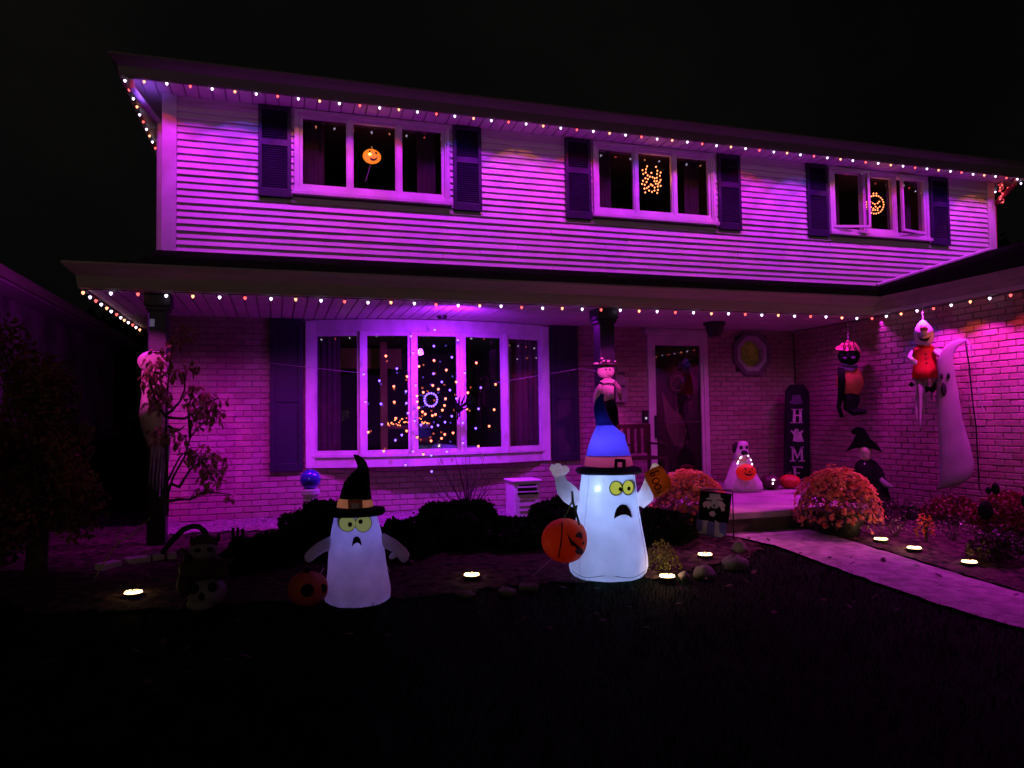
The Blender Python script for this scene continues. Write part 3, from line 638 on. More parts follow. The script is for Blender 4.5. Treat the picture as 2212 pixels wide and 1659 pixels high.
def string(name, label, path, sp, cyc, dz=-.02):
    th = thing(name, path[0], label, 'string lights', 'strings of coloured bulbs along the gutters')
    q = B(); wire = []; k = 0; acc = 0
    for (a, c) in zip(path, path[1:]):
        a, c = Vector(a), Vector(c); L = (c-a).length; t = (sp-acc) if k else 0.0
        while t < L:
            p = a+(c-a)*(t/L); wire += [p, p+(c-a)*(min(.5*sp, L-t)/L)+Vector((0, 0, -.006*random.random()))]
            bulb(th, p+Vector((random.uniform(-.006, .006), -.012, dz-random.uniform(0, .008))), cyc[k % len(cyc)]); k += 1; t += sp
        acc = L-(t-sp)
    q.tube([w_+Vector((0, -.005, 0)) for w_ in wire], .0045, 5); q.build('cord', 'wire', th)
    return th
string('upper_string_lights', 'long string of white, amber and red bulbs under the upstairs gutter',
       [(-1.66, 4.5, SZ), (-1.66, -.40, SZ), (12.22, -.40, SZ), (12.22, 3.0, SZ)], .243, 'wowr')
string('lower_string_lights', 'long string of bulbs along the lower porch gutter, turning forward over the brick wing',
       [(-1.74, 1.2, 2.69), (-1.75, PE-.02, 2.69), (7.50, PE-.03, 2.69), (7.50, -6.5, 2.69)], .243, 'owrw')
q = B(); P0 = PY(2148, 392, -.2)
th = thing('red_light_coil', P0, 'short coil of red bulbs on the downspout at the right end of the upper gutter', 'string lights')
for k in range(7): bulb(th, Vector((11.82+.035*math.cos(k*2), -.18, 5.30-.05*k)), 'r', .014, .03)
q.tube([(11.82+.05*math.cos(t*.7), -.18+.03*math.sin(t*.7), 5.33-.012*t) for t in range(30)], .006, 5); q.build('cord', emat('red_rope', (1, .05, .08), .8), th)
th = thing('spider_web_lights', PY(930, 865, -.62), 'round spider web of orange and violet bulbs strung across the bow window', 'web lights')
f = zm(900, 860, 5.028); YW = -.62
OR = [(325,138),(740,268),(930,195),(1085,315),(592,395),(425,520),(915,508),(985,555),(1210,465),(1462,225),(1703,495),(430,717),(715,640),(718,712),(735,787),(785,840),(820,868),(910,887),(948,873),(1035,818),(1342,803),(1686,813),(103,1095),(718,1160),(893,1205),(1025,1173),(1065,1123),(1170,1105),(1623,1020),(1488,1272),(298,1333),(795,1372),(1355,600),(587,1080),(795,595),(1062,760),(1075,675),(450,920)]
VI = [(928,15),(665,102),(1155,155),(463,297),(923,362),(1318,352),(243,450),(1028,465),(578,583),(1130,568),(700,508),(1518,538),(263,740),(583,732),(603,855),(1212,673),(1490,803),(1153,895),(1068,970),(980,1010),(902,1030),(765,1005),(688,955),(273,998),(1455,1047),(445,1198),(1090,1340),(895,1387),(665,1337),(1293,978),(1293,1232),(525,1132),(572,1508),(900,1590),(940,-190),(640,-110),(1230,-60),(45,368),(68,715)]
cx_, cy2 = 890, 690
allb = []
for x, y in OR: p = PY(*f(x, y), YW); bulb(th, p, 'a', .0155, .030); allb.append((x, y))
for x, y in VI: p = PY(*f(x, y), YW); bulb(th, p, 'v', .014, .028); allb.append((x, y))
for k in range(17):
    a = 2*math.pi*k/17; p = PY(*f(cx_+80*math.cos(a), cy2+82*math.sin(a)), YW); bulb(th, p, 'v', .012, .024)
q = B(); allb.sort(key=lambda t: math.atan2(t[1]-cy2, t[0]-cx_))
rings = {}
for x, y in allb: rings.setdefault(min(4, int(math.hypot(x-cx_, y-cy2)/190)), []).append((x, y))
for r_, L in rings.items():
    pts = [PY(*f(x, y), YW+.006) for x, y in L+L[:1]]
    if r_ < 4 and len(pts) > 2: q.tube(pts, .0013, 4)
for k in range(10):
    a = 2*math.pi*k/10+.1; q.tube([PY(*f(cx_+80*math.cos(a), cy2+82*math.sin(a)), YW+.006), PY(*f(cx_+760*math.cos(a), cy2+820*math.sin(a)), YW+.006)], .0012, 4)
g = zm(650, 750, 2.765); M['webwire'] = mat('dark_web_wire', (.004, .004, .004), .9, .1, 5, spec=.02)
M['thread'] = mat('pale_thread', (.5, .4, .5), .8, .1, 5)
q.build('cord', 'webwire', th)
q = B(); q.tube([PY(*g(60, 435), -.07), PY(*g(720, 508), YW)], .0025, 4); q.build('tie_thread', 'thread', th); q = B(); q.tube([PY(*g(1640, 570), YW), PY(*g(2212, 475), -.9), PY(1290, 915/1.0-113, -1.65)], .0025, 4); q.build('tie_thread', 'thread', th)
# black spider on the web
p = PY(*f(1250, 785), YW-.03); k = 1/1600*9.4/1.1573/5.028
th = thing('toy_spider', p, 'black fuzzy toy spider clinging to the right side of the lit web', 'spider'); F = lambda x, y, t=0: p+Vector(((x-1250)*k, -t, -(y-785)*k))
q = B(); q.ell(F(1240, 810), (58*k, .04, 48*k), 12, 8); q.ell(F(1210, 760), (30*k, .03, 28*k), 10, 8); q.build('body', 'webwire', th, smooth=True)
for pts in ([(1270,780),(1320,740),(1350,660)],[(1280,790),(1360,740),(1400,640)],[(1270,760),(1290,700),(1320,650)],[(1240,770),(1235,700),(1260,670)],[(1290,820),(1350,800),(1420,780)],[(1250,840),(1240,900),(1190,940)],[(1230,840),(1215,900),(1225,950)],[(1190,800),(1150,790),(1120,830)]):
    q = B(); q.tube([F(*pts[0], .01), F(*pts[1], .05), F(*pts[2], .0)], [10*k, 10*k, 5*k], 6); q.build('leg', 'webwire', th, smooth=True)
# window figures
p = PY(803, 338, .16)
th = thing('window_pumpkin_light', p, 'glowing orange jack-o-lantern hanging in the left upstairs window', 'window light')
M['pumpglow'] = mat('glowing_pumpkin', (.95, .30, .03), .5, .05, 6, transl=.7)
q = B(); q.ell(p, (.122, .05, .10), 28, 14, fn=lambda a, ph: 1-.035*abs(math.sin(a*3.5))); q.build('shell', emat('lit_pumpkin_shell', (1, .22, .012), 1.1, (.8, .3, .05)), th, smooth=True)
q = B(); q.tube([p+Vector((.005, 0, .09)), p+Vector((0, 0, .135))], [.014, .009], 6); q.build('stem', emat('lit_stem', (.7, .3, .1), .3), th)
for nm, P_ in (('eye', [(-.05, .035), (-.015, .035), (-.032, .065)]), ('eye', [(.03, .03), (.07, .02), (.055, .055)]), ('mouth', [(-.03, -.03), (.0, -.045), (.03, -.048), (.065, -.02), (.08, .0), (.055, -.055), (.02, -.075), (-.02, -.065)])):
    q = B(); q.prism([p+Vector((a, -.054, c)) for a, c in P_], (0, -1, 0), .012); q.build(nm, mat('cutout', (.06, .012, .002), .7), th)
q = B(); q.ell(p+Vector((-.03, -.055, .01)), (.016, .008, .016), 10, 6); q.build('lamp', emat('hot_lamp', (1, .62, .12), 7), th)
q = B(); q.tube([p+Vector((-.01, .02, -.10)), p+Vector((-.08, .05, -.33))], .003, 4); q.build('power_cord', 'thread', th)
f3 = zm(1360, 280, 3.687)
p = PY(*f3(990, 640), .14)
th = thing('window_cat_light', p, 'small horned figure outlined in warm bulbs in the middle upstairs window', 'window light')
pts = [(950,495),(1032,500),(908,530),(940,522),(1045,535),(1075,552),(915,565),(938,552),(1042,565),(1068,582),(990,555),(955,578),(975,590),(1000,595),(1020,605),(935,605),(1040,600),(958,612),(912,628),(945,640),(1018,632),(1040,630),(1065,640),(903,657),(928,665),(1030,655),(1052,655),(1075,675),(965,682),(985,662),(1000,672),(1020,690),(1048,680),(948,695),(925,700),(1050,712),(1018,718),(968,718),(933,735),(995,730),(1043,740),(1075,620)]
for x, y in pts: bulb(th, PY(*f3(x, y), .14), 'warm', .012, .024)
q = B(); hull = [(950,495),(940,522),(955,578),(935,605),(912,628),(903,657),(925,700),(933,735),(968,718),(995,730),(1018,718),(1043,740),(1050,712),(1075,675),(1065,640),(1040,600),(1045,535),(1032,500)]
q.tube([PY(*f3(x, y), .15) for x, y in hull], .003, 4); q.build('wire_frame', 'wire', th)
f4 = zm(1900, 360, 3.3515)
p = PY(*f4(963, 500), .14)
th = thing('window_pumpkin_outline', p, 'pumpkin outline of warm bulbs with a zigzag grin in the right upstairs window', 'window light')
pts = [(963+73*math.cos(2*math.pi*k/22), 503+76*math.sin(2*math.pi*k/22)) for k in range(22)] + [(950,410),(975,410),(950,428),(976,428),(925,480),(945,492),(998,478),(985,492),(962,500),(930,525),(950,535),(968,520),(985,532),(1003,520),(945,550),(965,548),(985,550)]
for x, y in pts: bulb(th, PY(*f4(x, y), .14), 'warm', .0115, .022)
q = B(); q.tube([PY(*f4(963+73*math.cos(2*math.pi*k/22), 503+76*math.sin(2*math.pi*k/22)), .15) for k in range(23)], .003, 4); q.build('wire_frame', 'wire', th)
for (x, y, wn_) in ((803, 300, 0), (1409, 350, 1), (1895, 400, 2)):
    P_ = PY(x, y, .35); lamp('window_figure_glow', 'POINT', (P_.x, .3, 5.0), (1.0, 1.6, 1.6)[wn_], (1, .25, .05), shadow_soft_size=.05)
# ================================================================== inflatable ghosts
def fabric(name, col, tr, var=.05, scale=3): return mat(name, col, .75, var, scale, .35, 9, transl=tr)
def surf_r(prof, z):
    for (r0, z0), (r1, z1) in zip(prof, prof[1:]):
        if z0 <= z <= z1: return r0+(r1-r0)*(z-z0)/max(1e-6, z1-z0)
    return prof[-1][0]
def decal(F, prof, cxp, base_y, pts, name, m, par, out=.010, th=.006, sq=.9, cx0=0):
    """patch sewn on the lathed body: pts are pixels, laid on the cylinder's front; dense outline so it follows the curve"""
    q = B(); loc = []
    for x, y in pts:
        s_ = (x-F.bx)*F.k; z_ = (F.by-y)*F.k; loc.append((s_, z_))
    tri = tessellate_polygon([[Vector((a, c, 0)) for a, c in loc]])
    def P_(s_, z_, o):
        R = surf_r(prof, z_)+o; tt = math.sqrt(max(.0001, R*R-min(s_*s_, R*R*.96)))*sq; return F.P+F.e*s_+F.u*z_+F.d*tt
    n = len(loc); vs = [P_(a, c, out) for a, c in loc]+[P_(a, c, out-th-.01) for a, c in loc]
    fs = []
    for a, b_, c in tri:
        if (vs[b_]-vs[a]).cross(vs[c]-vs[a]).dot(F.d) < 0: b_, c = c, b_
        fs.append((a, b_, c))
    fs += [(i, i+n, (i+1) % n+n, (i+1) % n) for i in range(n)]
    q.add(vs, fs); return q.build(name, m, par)
def oval(cx, cy_, a, b_, n=18, rot=0): return [(cx+a*math.cos(t)*math.cos(rot)-b_*math.sin(t)*math.sin(rot), cy_+a*math.cos(t)*math.sin(rot)+b_*math.sin(t)*math.cos(rot)) for t in [2*math.pi*i/n for i in range(n)]]
# ---- big ghost
z3 = zm(1340, 1080, 4.148); z2 = zm(1340, 750, 4.424)
bp = z3(748, 1505); G = PG(bp[0], bp[1]); F = Fig(G)
th = thing('big_ghost_inflatable', G, 'tall glowing white inflatable ghost in a blue witch hat holding a BOO! sign', 'inflatable ghost')
prof = []
for y, wz in ((1512, 250), (1495, 345), (1450, 385), (1390, 402), (1300, 400), (1150, 378), (1000, 350), (850, 325), (700, 305), (600, 292), (500, 280), (415, 272), (395, 250)):
    prof.append((wz/4.8*F.k, (bp[1]-z3(0, y)[1])*F.k))
prof = [(r_, z_-prof[0][1]) for r_, z_ in prof]
def wr(a, z_): return 1+.020*math.sin(a*9+z_*7)*(1 if z_ < .25 else .25)+.008*math.sin(a*23+z_*20)*(1 if z_ < .12 else .2)
M['ghostwhite'] = fabric('ghost_fabric', (.82, .83, .84), .55, .08, 4.5)
q = B(); lean_ = lambda z_: F.e*(.018*z_/.9)
q.lathe([(r_, z_+.0) for r_, z_ in prof], G, 56, F.e, F.d, .9, wr, lean=lean_); q.build('body', 'ghostwhite', th, smooth=True)
for zz, pw in ((.18, 2.1), (.50, 2.3), (.76, 2.7)):
    lamp('ghost_inner_light', 'POINT', G+Vector((0, 0, zz)), pw, (.30, .45, 1.0), shadow_soft_size=.06)
lamp('ghost_inner_light', 'POINT', F.p(*z3(670, 570), .17), .10, (.5, .7, 1.0), shadow_soft_size=.012)
for yy in (460, 510, 640, 710, 780): lamp('ghost_inner_light', 'POINT', F.p(*z3(672, yy), .165), .03, (.5, .7, 1.0), shadow_soft_size=.03)
lamp('sign_fill_light', 'POINT', F.p(*z3(1262, 470), .02), .6, (1, .8, .6), shadow_soft_size=.03)  # added warm fill behind the sign to brighten its fabric
M['eyeglow'] = fabric('yellow_green_eye', (.55, .62, .06), .6); M['ink'] = mat('printed_black', (.006, .005, .008), .8, .1)
M['eyerim'] = mat('eye_outline', (.10, .12, .04), .8, .1)
ge = emat('self_glow_yellow_eye', (.55, .62, .09), .62, (.5, .55, .1))  # eye emission stands in for light from inside the body
for cx, rx, ry in ((845, 62, 68), (968, 56, 70)):
    decal(F, prof, 0, 0, [z3(*t) for t in oval(cx, 565, rx+7, ry+7)], 'eye', M['eyerim'], th, .012)
    e_ = decal(F, prof, 0, 0, [z3(*t) for t in oval(cx, 563, rx-4, ry-4)], 'eyeball', ge, th, .018)
    px = 888 if cx < 900 else 976
    decal(F, prof, 0, 0, [z3(*t) for t in oval(px, 574, 17, 20)], 'pupil', M['ink'], e_, .024)
mouth = [(818, 862), (826, 810), (848, 760), (880, 732), (910, 726), (945, 736), (975, 775), (990, 830), (993, 865), (965, 840), (930, 826), (890, 828), (850, 842)]
decal(F, prof, 0, 0, [z3(*t) for t in mouth], 'mouth', M['ink'], th, .026, .02)
# hat
M['hatblue'] = fabric('blue_hat_fabric', (.14, .09, .82), .5); M['bandred'] = fabric('red_band_fabric', (.95, .10, .16), .55); M['hatdark'] = mat('dark_hat_fabric', (.035, .025, .10), .8, .2, 5)
M['hatunlit'] = mat('unlit_blue_hat_fabric', (.035, .035, .42), .8, .2, 5, transl=.45)  # darker copy of the hat blue: the unlit folded tip is painted in
b = B(); c_ = F.p(*z3(772, 400))
zb = lambda y: (bp[1]-z3(0, y)[1])*F.k
q = B(); c_ = Vector((G.x, G.y, G.z)) + F.e*((z3(776, 0)[0]-F.bx)*F.k)
R_b = 345/4.8*F.k
q.lathe([(R_b*.62, zb(440)-.01), (R_b*.95, zb(432)), (R_b*1.0, zb(408)), (R_b*.96, zb(372)), (R_b*.70, zb(350))], c_, 40, F.e, F.d, .80, lambda a, z_: 1+.02*math.sin(a*6), lean=lambda z_: Vector((0, 0, 0)))
brim = q.build('hat_brim', 'hatdark', th, smooth=True)
tl = lambda z_: F.e*(.0)
q = B(); q.lathe([(252/4.8*F.k, zb(370)), (250/4.8*F.k, zb(330)), (236/4.8*F.k, zb(245))], c_+F.e*0, 40, F.e, F.d, .88, caps=False); q.build('hat_band', 'bandred', th, smooth=True)
hp = [(231, 245, 776), (226, 200, 776), (212, 120, 774), (200, 40, 772), (192, -20, 775)]
q = B(); vs = []
def two(z_, rows): return [F.p(*z_(l, y)) for y, l, r_ in rows], [F.p(*z_(r_, y)) for y, l, r_ in rows]
t2 = lambda y: (1080-750+y/4.148)*4.424
rows = [(t2(252), 545*1.0665, 1007*1.0665), (t2(180), 560*1.0665, 985*1.0665), (t2(100), 588*1.0665, 962*1.0665), (1500, 655, 1015), (1478, 664, 1000), (1440, 682, 948), (1410, 694, 915), (1388, 704, 892)]
q = B(); q.loft(*two(z2, rows), .85, F.d, 36, caps=False); q.build('hat_cone', 'hatblue', th, smooth=True)
rows = [(1388, 702, 894), (1345, 694, 866), (1290, 683, 842), (1220, 676, 815), (1160, 684, 800), (1110, 697, 790), (1070, 728, 790), (1048, 755, 794), (1035, 782, 797)]
q = B(); lamp('hat_inner_light', 'POINT', F.p(*z2(765, 1330)), .05, (.45, .5, 1.0), shadow_soft_size=.02); q.loft(*two(z2, rows), .8, F.d, 30); q.build('hat_tip', 'hatunlit', th, smooth=True)
lamp('hat_inner_light', 'POINT', G+Vector((0, 0, zb(150))), 2.1, (.45, .5, 1.0), shadow_soft_size=.05)
hprof = [(252/4.8*F.k, zb(370)), (250/4.8*F.k, zb(330)), (236/4.8*F.k, zb(245)), (226/4.8*F.k, zb(150))]
s_off = 0
for P_, nm in (([(832, 362), (836, 275), (862, 273), (862, 340), (912, 344), (914, 308), (866, 306), (866, 273), (946, 277), (944, 368), (918, 366)], 'buckle'),):
    decal(F, [(r_+.02, z_) for r_, z_ in hprof], 0, 0, [z3(*t) for t in [(832, 362), (838, 272), (946, 278), (944, 368), (912, 366), (912, 308), (866, 304), (866, 364)]], nm, M['ink'], th, .004, sq=.9)
# arms
def limb(name, m, par, pts, F, k, n=20):
    q = B(); q.tube([F.p(x, y, t) for x, y, t, r_ in pts], [r_*k for x, y, t, r_ in pts], n); return q.build(name, m, par, smooth=True)
kk = F.k/4.8
def Z3(x, y): return z3(x, y)
la = [(470, 690, 0, 60), (420, 690, .02, 95), (370, 650, .02, 98), (315, 590, .02, 92), (285, 530, .02, 68), (268, 470, .02, 58), (262, 420, .02, 50)]
arm = limb('arm', 'ghostwhite', th, [(*Z3(x, y), t, r_) for x, y, t, r_ in la], F, kk)
M['ghosthand'] = mat('self_lit_hand_fabric', (.75, .70, .76), .8, .06, 5); n_ = M['ghosthand'].node_tree.nodes['Principled BSDF']; n_.inputs['Emission Color'].default_value = (.52, .40, .66, 1); n_.inputs['Emission Strength'].default_value = .32  # lavender emission replaces the inner light that does not reach the hand
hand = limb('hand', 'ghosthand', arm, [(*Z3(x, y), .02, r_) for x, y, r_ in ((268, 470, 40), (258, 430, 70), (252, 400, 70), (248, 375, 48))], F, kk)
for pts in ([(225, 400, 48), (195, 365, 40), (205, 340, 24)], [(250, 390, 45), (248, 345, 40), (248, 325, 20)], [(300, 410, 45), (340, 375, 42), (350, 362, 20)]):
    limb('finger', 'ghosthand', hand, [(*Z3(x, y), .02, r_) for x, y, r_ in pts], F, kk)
ra = [(1060, 690, 0, 60), (1110, 700, .02, 90), (1150, 670, .02, 85), (1165, 610, .02, 66), (1175, 560, .02, 55), (1190, 500, .03, 48), (1230, 420, .02, 40), (1262, 350, .01, 38), (1268, 335, .01, 22)]
limb('arm', 'ghostwhite', th, [(*Z3(x, y), t, r_) for x, y, t, r_ in ra], F, kk)
for c2 in (F.p(*z3(400, 690), .02), F.p(*z3(1125, 690), .02)): lamp('arm_inner_light', 'POINT', c2, .22, (.42, .5, 1.0), shadow_soft_size=.03)
lamp('arm_inner_light', 'POINT', F.p(*z3(262, 415), .02), .25, (.75, .62, 1.0), shadow_soft_size=.03)
# BOO sign
M['kraft'] = mat('orange_sign_fabric', (.80, .30, .05), .8, .15, 5, .3, 15, transl=.4)
q = B(); sg = [(1135, 430), (1215, 378), (1310, 350), (1345, 400), (1398, 480), (1410, 560), (1340, 625), (1240, 690), (1195, 590), (1150, 500)]
q.prism([F.p(*z3(x, y), .09) for x, y in sg], F.d, .035); sgn = q.build('sign', 'kraft', th, bevel=.012)
def stroke(par, name, F, zf, pts, w_, t, m='ink', closed=False, th_=.004):
    q = B(); P_ = [F.p(*zf(x, y), t) for x, y in pts]
    if closed: P_.append(P_[0])
    q.tube(P_, w_*F.k/4.8, 6, flat=.35); return q.build(name, m, par)
stroke(sgn, 'letter', F, z3, [(1198, 430), (1285, 398)], 7, .093)
stroke(sgn, 'letter', F, z3, [(1198, 430), (1205, 452), (1222, 458), (1236, 445), (1236, 425), (1236, 445), (1252, 455), (1275, 440), (1285, 418), (1283, 398)], 7, .093)
stroke(sgn, 'letter', F, z3, [t for t in oval(1250, 503, 36, 26, 14, -.3)], 7, .093, closed=True)
stroke(sgn, 'letter', F, z3, [t for t in oval(1268, 565, 31, 24, 14, -.3)], 7, .093, closed=True)
stroke(sgn, 'letter', F, z3, [(1258, 625), (1300, 608)], 6, .093); stroke(sgn, 'letter', F, z3, [(1315, 602), (1322, 599)], 6, .093)
# pumpkin bucket
M['pumpred'] = mat('orange_inflatable', (.75, .10, .022), .6, .15, 3, .3, 10, transl=.3); M['green'] = mat('green_strap', (.16, .30, .14), .7, .1, 6, transl=.3)
pc = F.p(*z3(322, 1095), .16)
q = B(); ry, rz_ = 243*kk, 225*kk
q.ell(pc, (ry, ry*.85, rz_), 40, 20, fn=lambda a, ph: 1-.035*abs(math.sin(3*a+.6))**8*1.0, e=F.e, d=F.d); pk = q.build('pumpkin_bucket', 'pumpred', th, smooth=True)
lamp('bucket_fill_light', 'POINT', pc, .22, (1, .25, .1), shadow_soft_size=.05)  # added red fill inside the bucket to brighten its skin
def onball(x, y, o=.006):
    s_ = (x-322)*kk; z_ = (1095-y)*kk; s_ = max(-ry*.97, min(ry*.97, s_)); t = math.sqrt(max(.0004, 1-(s_/ry)**2-(z_/rz_)**2)); return pc+F.e*s_+F.u*z_+F.d*(t*ry*.85+o)
def ballpatch(name, P_, par, m='ink'):
    q = B(); vs = [onball(x, y, .007) for x, y in P_]; n = len(vs); tri = tessellate_polygon([[Vector((x, -y, 0)) for x, y in P_]])
    q.add(vs+[v-F.d*.02 for v in vs], [t for t in tri]+[(i, i+n, (i+1) % n+n, (i+1) % n) for i in range(n)]); q.build(name, m, par)
M['cut'] = mat('dark_red_print', (.06, .008, .008), .8, .1)
ballpatch('mouth', [(350, 985), (375, 1030), (400, 1065), (430, 1090), (455, 1120), (480, 1140), (500, 1165), (512, 1195), (490, 1218), (462, 1210), (440, 1195), (425, 1175), (445, 1155), (428, 1120), (390, 1110), (372, 1060)], pk, 'cut')
ballpatch('eye', [(432, 1030), (445, 1000), (470, 988), (495, 1000), (502, 1030), (498, 1058), (480, 1045), (455, 1035)], pk, 'cut')
ballpatch('nose', [(494, 1098), (515, 1080), (520, 1105), (508, 1118)], pk, 'cut')
q = B(); q.tube([onball(300+12*math.sin(t*.4)-t*4, 900+t*38, .004) for t in range(0, 10)], .006, 5); q.build('seam', 'cut', pk)
q = B(); q.tube([F.p(*z3(405, 590), .22), F.p(*z3(405, 690), .24), F.p(*z3(320, 862), .24)], 9*kk, 6, flat=.4); q.build('strap', 'green', th)
q = B(); q.tube([F.p(*z3(405, 590), .22), F.p(*z3(412, 690), .24), F.p(*z3(475, 922), .26)], 12*kk, 6, flat=.4); q.build('strap', 'green', th)
# hem seam
q = B(); q.tube([F.P+F.e*(.995*r_*math.cos(a))+F.d*(r_*.9*math.sin(a))*1.0+F.u*(.055+.012*math.sin(a*5)) for a in [math.pi*i/30 for i in range(31)] for r_ in [surf_r(prof, .06)+.003]], .0022, 4); q.build('hem_seam', 'ink', th)
for a_ in (.35, 2.35):
    q = B(); q.tube([F.P+F.e*((r_+.002)*math.cos(a_)+.018*z_/.9)+F.d*((r_+.002)*.9*math.sin(a_))+F.u*z_ for r_, z_ in prof[1:-1]], .0010, 4); q.build('side_seam', 'eyerim', th)
for sx, tz in ((-.36, .30),):
    q = B(); q.tube([F.P+F.e*sx*.72+F.u*tz, F.P+F.e*sx*1.7+F.d*.1-F.u*.0], .0022, 4); q.build('tether', 'thread', th)
# ---- small ghost
z1 = zm(700, 1100, 3.770)
bp = z1(735, 1525); G = PG(*bp); F = Fig(G); kk = F.k/(3.770*1.1573)
th = thing('small_ghost_inflatable', G, 'small glowing inflatable ghost in a black witch hat with a pumpkin at its side', 'inflatable ghost')
prof = []
base = 1530
for y, wz in ((1530, 255), (1500, 295), (1440, 305), (1380, 298), (1250, 278), (1150, 268), (1050, 260), (950, 245), (850, 228), (760, 207), (690, 195), (668, 180)):
    prof.append((wz*kk, (base-y)*kk))
M['ghost2'] = fabric('small_ghost_fabric', (.82, .78, .82), .5, .12, 5)
q = B(); q.lathe(prof, G, 48, F.e, F.d, .9, wr, lean=lambda z_: F.e*(-.02*z_)); q.build('body', 'ghost2', th, smooth=True)
lamp('ghost_inner_light', 'POINT', G+Vector((0, 0, (base-860)*kk)), .80, (.22, .22, 1.0), shadow_soft_size=.05)
lamp('ghost_inner_light', 'POINT', G+Vector((0, 0, (base-1240)*kk)), .36, (.55, .30, 1.0), shadow_soft_size=.08)
for xx, yy, w_ in ((712, 800, .03), (728, 985, .02)): lamp('ghost_inner_light', 'POINT', F.p(*z1(xx, yy), .13), w_, (.4, .4, 1.0), shadow_soft_size=.02)
M['dulleye'] = mat('olive_eye', (.30, .32, .16), .7, .08, 5)
eo = emat('self_glow_olive_eye', (.22, .24, .10), .55, (.25, .27, .13))  # olive glow put into the material in place of light through the eye
for cx, cy_, rx, ry_, px, py in ((643, 763, 76, 72, 667, 772), (788, 770, 74, 74, 762, 749)):
    decal(F, prof, 0, 0, [z1(*t) for t in oval(cx, cy_, rx+5, ry_+5)], 'eye', M['eyerim'], th, .010)
    e_ = decal(F, prof, 0, 0, [z1(*t) for t in oval(cx, cy_, rx-2, ry_-2)], 'eyeball', eo, th, .016)
    decal(F, prof, 0, 0, [z1(*t) for t in oval(px, py, 20, 21)], 'pupil', M['ink'], e_, .022)
decal(F, prof, 0, 0, [z1(*t) for t in [(683, 970), (688, 930), (698, 895), (718, 882), (738, 884), (758, 905), (768, 945), (770, 968), (752, 945), (728, 935), (705, 945)]], 'mouth', M['ink'], th, .010)
q = B(); c_ = Vector(G)+F.e*(-28*kk)
zz = lambda y: (base-y)*kk
q.lathe([(160*kk, zz(722)), (262*kk, zz(716)), (285*kk, zz(690)), (272*kk, zz(652)), (170*kk, zz(636))], c_, 40, F.e, F.d, .85, lambda a, z_: 1+.03*math.sin(2*a+1)); q.build('hat_brim', 'blackcloth', th, smooth=True)
q = B(); q.lathe([(172*kk, zz(642)), (166*kk, zz(600)), (152*kk, zz(556))], c_+F.e*(6*kk), 36, F.e, F.d, .9, caps=False)
bd = mat('peach_band', (.85, .40, .28), .7, .05, 6, transl=.5); q.build('hat_band', bd, th, smooth=True)
lamp('hat_inner_light', 'POINT', c_+Vector((0, 0, zz(600))), .22, (1, .75, .6), shadow_soft_size=.02)
q = B(); hp = [((718, 560), 150), ((722, 500), 142), ((735, 430), 125), ((765, 350), 92), ((790, 280), 56), ((775, 225), 44), ((748, 185), 34), ((725, 160), 22), ((702, 143), 6)]
q.tube([F.p(*z1(*a)) for a, _ in hp], [r_*kk for _, r_ in hp], 28, flat=.9); q.build('hat_cone', 'blackcloth', th, smooth=True)
bpr = [(172*kk+.012, zz(660)), (166*kk+.012, zz(600)), (152*kk+.012, zz(540))]
bk = decal(F, bpr, 0, 0, [z1(*t) for t in [(648, 555), (780, 555), (782, 632), (652, 634)]], 'buckle', mat('brown_buckle', (.30, .10, .06), .6, .1, 6, transl=.2), th, .006)
decal(F, bpr, 0, 0, [z1(*t) for t in [(678, 585), (748, 584), (750, 630), (682, 632)]], 'buckle_centre', mat('pale_buckle_centre', (.6, .5, .55), .6, .1), bk, .012)
limb('arm', 'ghost2', th, [(*z1(x, y), t, r_) for x, y, t, r_ in ((500, 960, 0, 62), (455, 975, .01, 60), (400, 995, .02, 56), (340, 1035, .02, 52), (300, 1070, .02, 50), (285, 1095, .02, 42), (275, 1120, .02, 22))], F, kk)
a2 = limb('arm', 'ghost2', th, [(*z1(x, y), t, r_) for x, y, t, r_ in ((950, 950, 0, 62), (1000, 975, .01, 62), (1060, 1005, .02, 60), (1110, 1045, .02, 54), (1145, 1080, .02, 58), (1165, 1115, .02, 58), (1165, 1150, .02, 44), (1168, 1172, .02, 18))], F, kk)
limb('thumb', 'ghost2', a2, [(*z1(x, y), .02, r_) for x, y, r_ in ((1110, 1070, 38), (1070, 1100, 32), (1045, 1120, 26), (1030, 1130, 12))], F, kk)
M['pump2'] = mat('dim_pumpkin_fabric', (.55, .07, .04), .7, .15, 3)
pc = F.p(*z1(285, 1358), .06); q = B(); ry, rz_ = 185*kk, 160*kk
q.ell(pc, (ry, ry*.9, rz_), 36, 18, fn=lambda a, ph: 1-.04*abs(math.sin(3*a))**6, e=F.e, d=F.d); pk = q.build('pumpkin', 'pump2', th, smooth=True)
q = B(); q.tube([pc+F.u*(rz_*.95), pc+F.u*(rz_*1.12)-F.e*.02], [.03, .02], 8); q.build('stem', 'blackcloth', pk)
for x, y, r_ in ((290, 1338, 60), (425, 1340, 42)):
    s_ = (x-285)*kk; z_ = (1358-y)*kk; t = math.sqrt(max(.01, 1-(s_/ry)**2-(z_/rz_)**2))*ry*.9
    q = B(); q.ell(pc+F.e*s_+F.u*z_+F.d*(t-.004), (r_*kk*(.8 if x > 400 else 1), .012, r_*kk), 16, 8, e=F.e, d=F.d); q.build('eye', 'blackcloth', pk, smooth=True)
# tether stakes
for (x0, y0, x1, y1) in ((990, 1180, 1040, 1230), (420, 1200, 380, 1225)):
    q = B(); q.tube([F.p(*z1(x0, y0), -.02), F.p(*z1(x1, y1+60), -.1)], .004, 5); q.build('tether', 'thread', th)
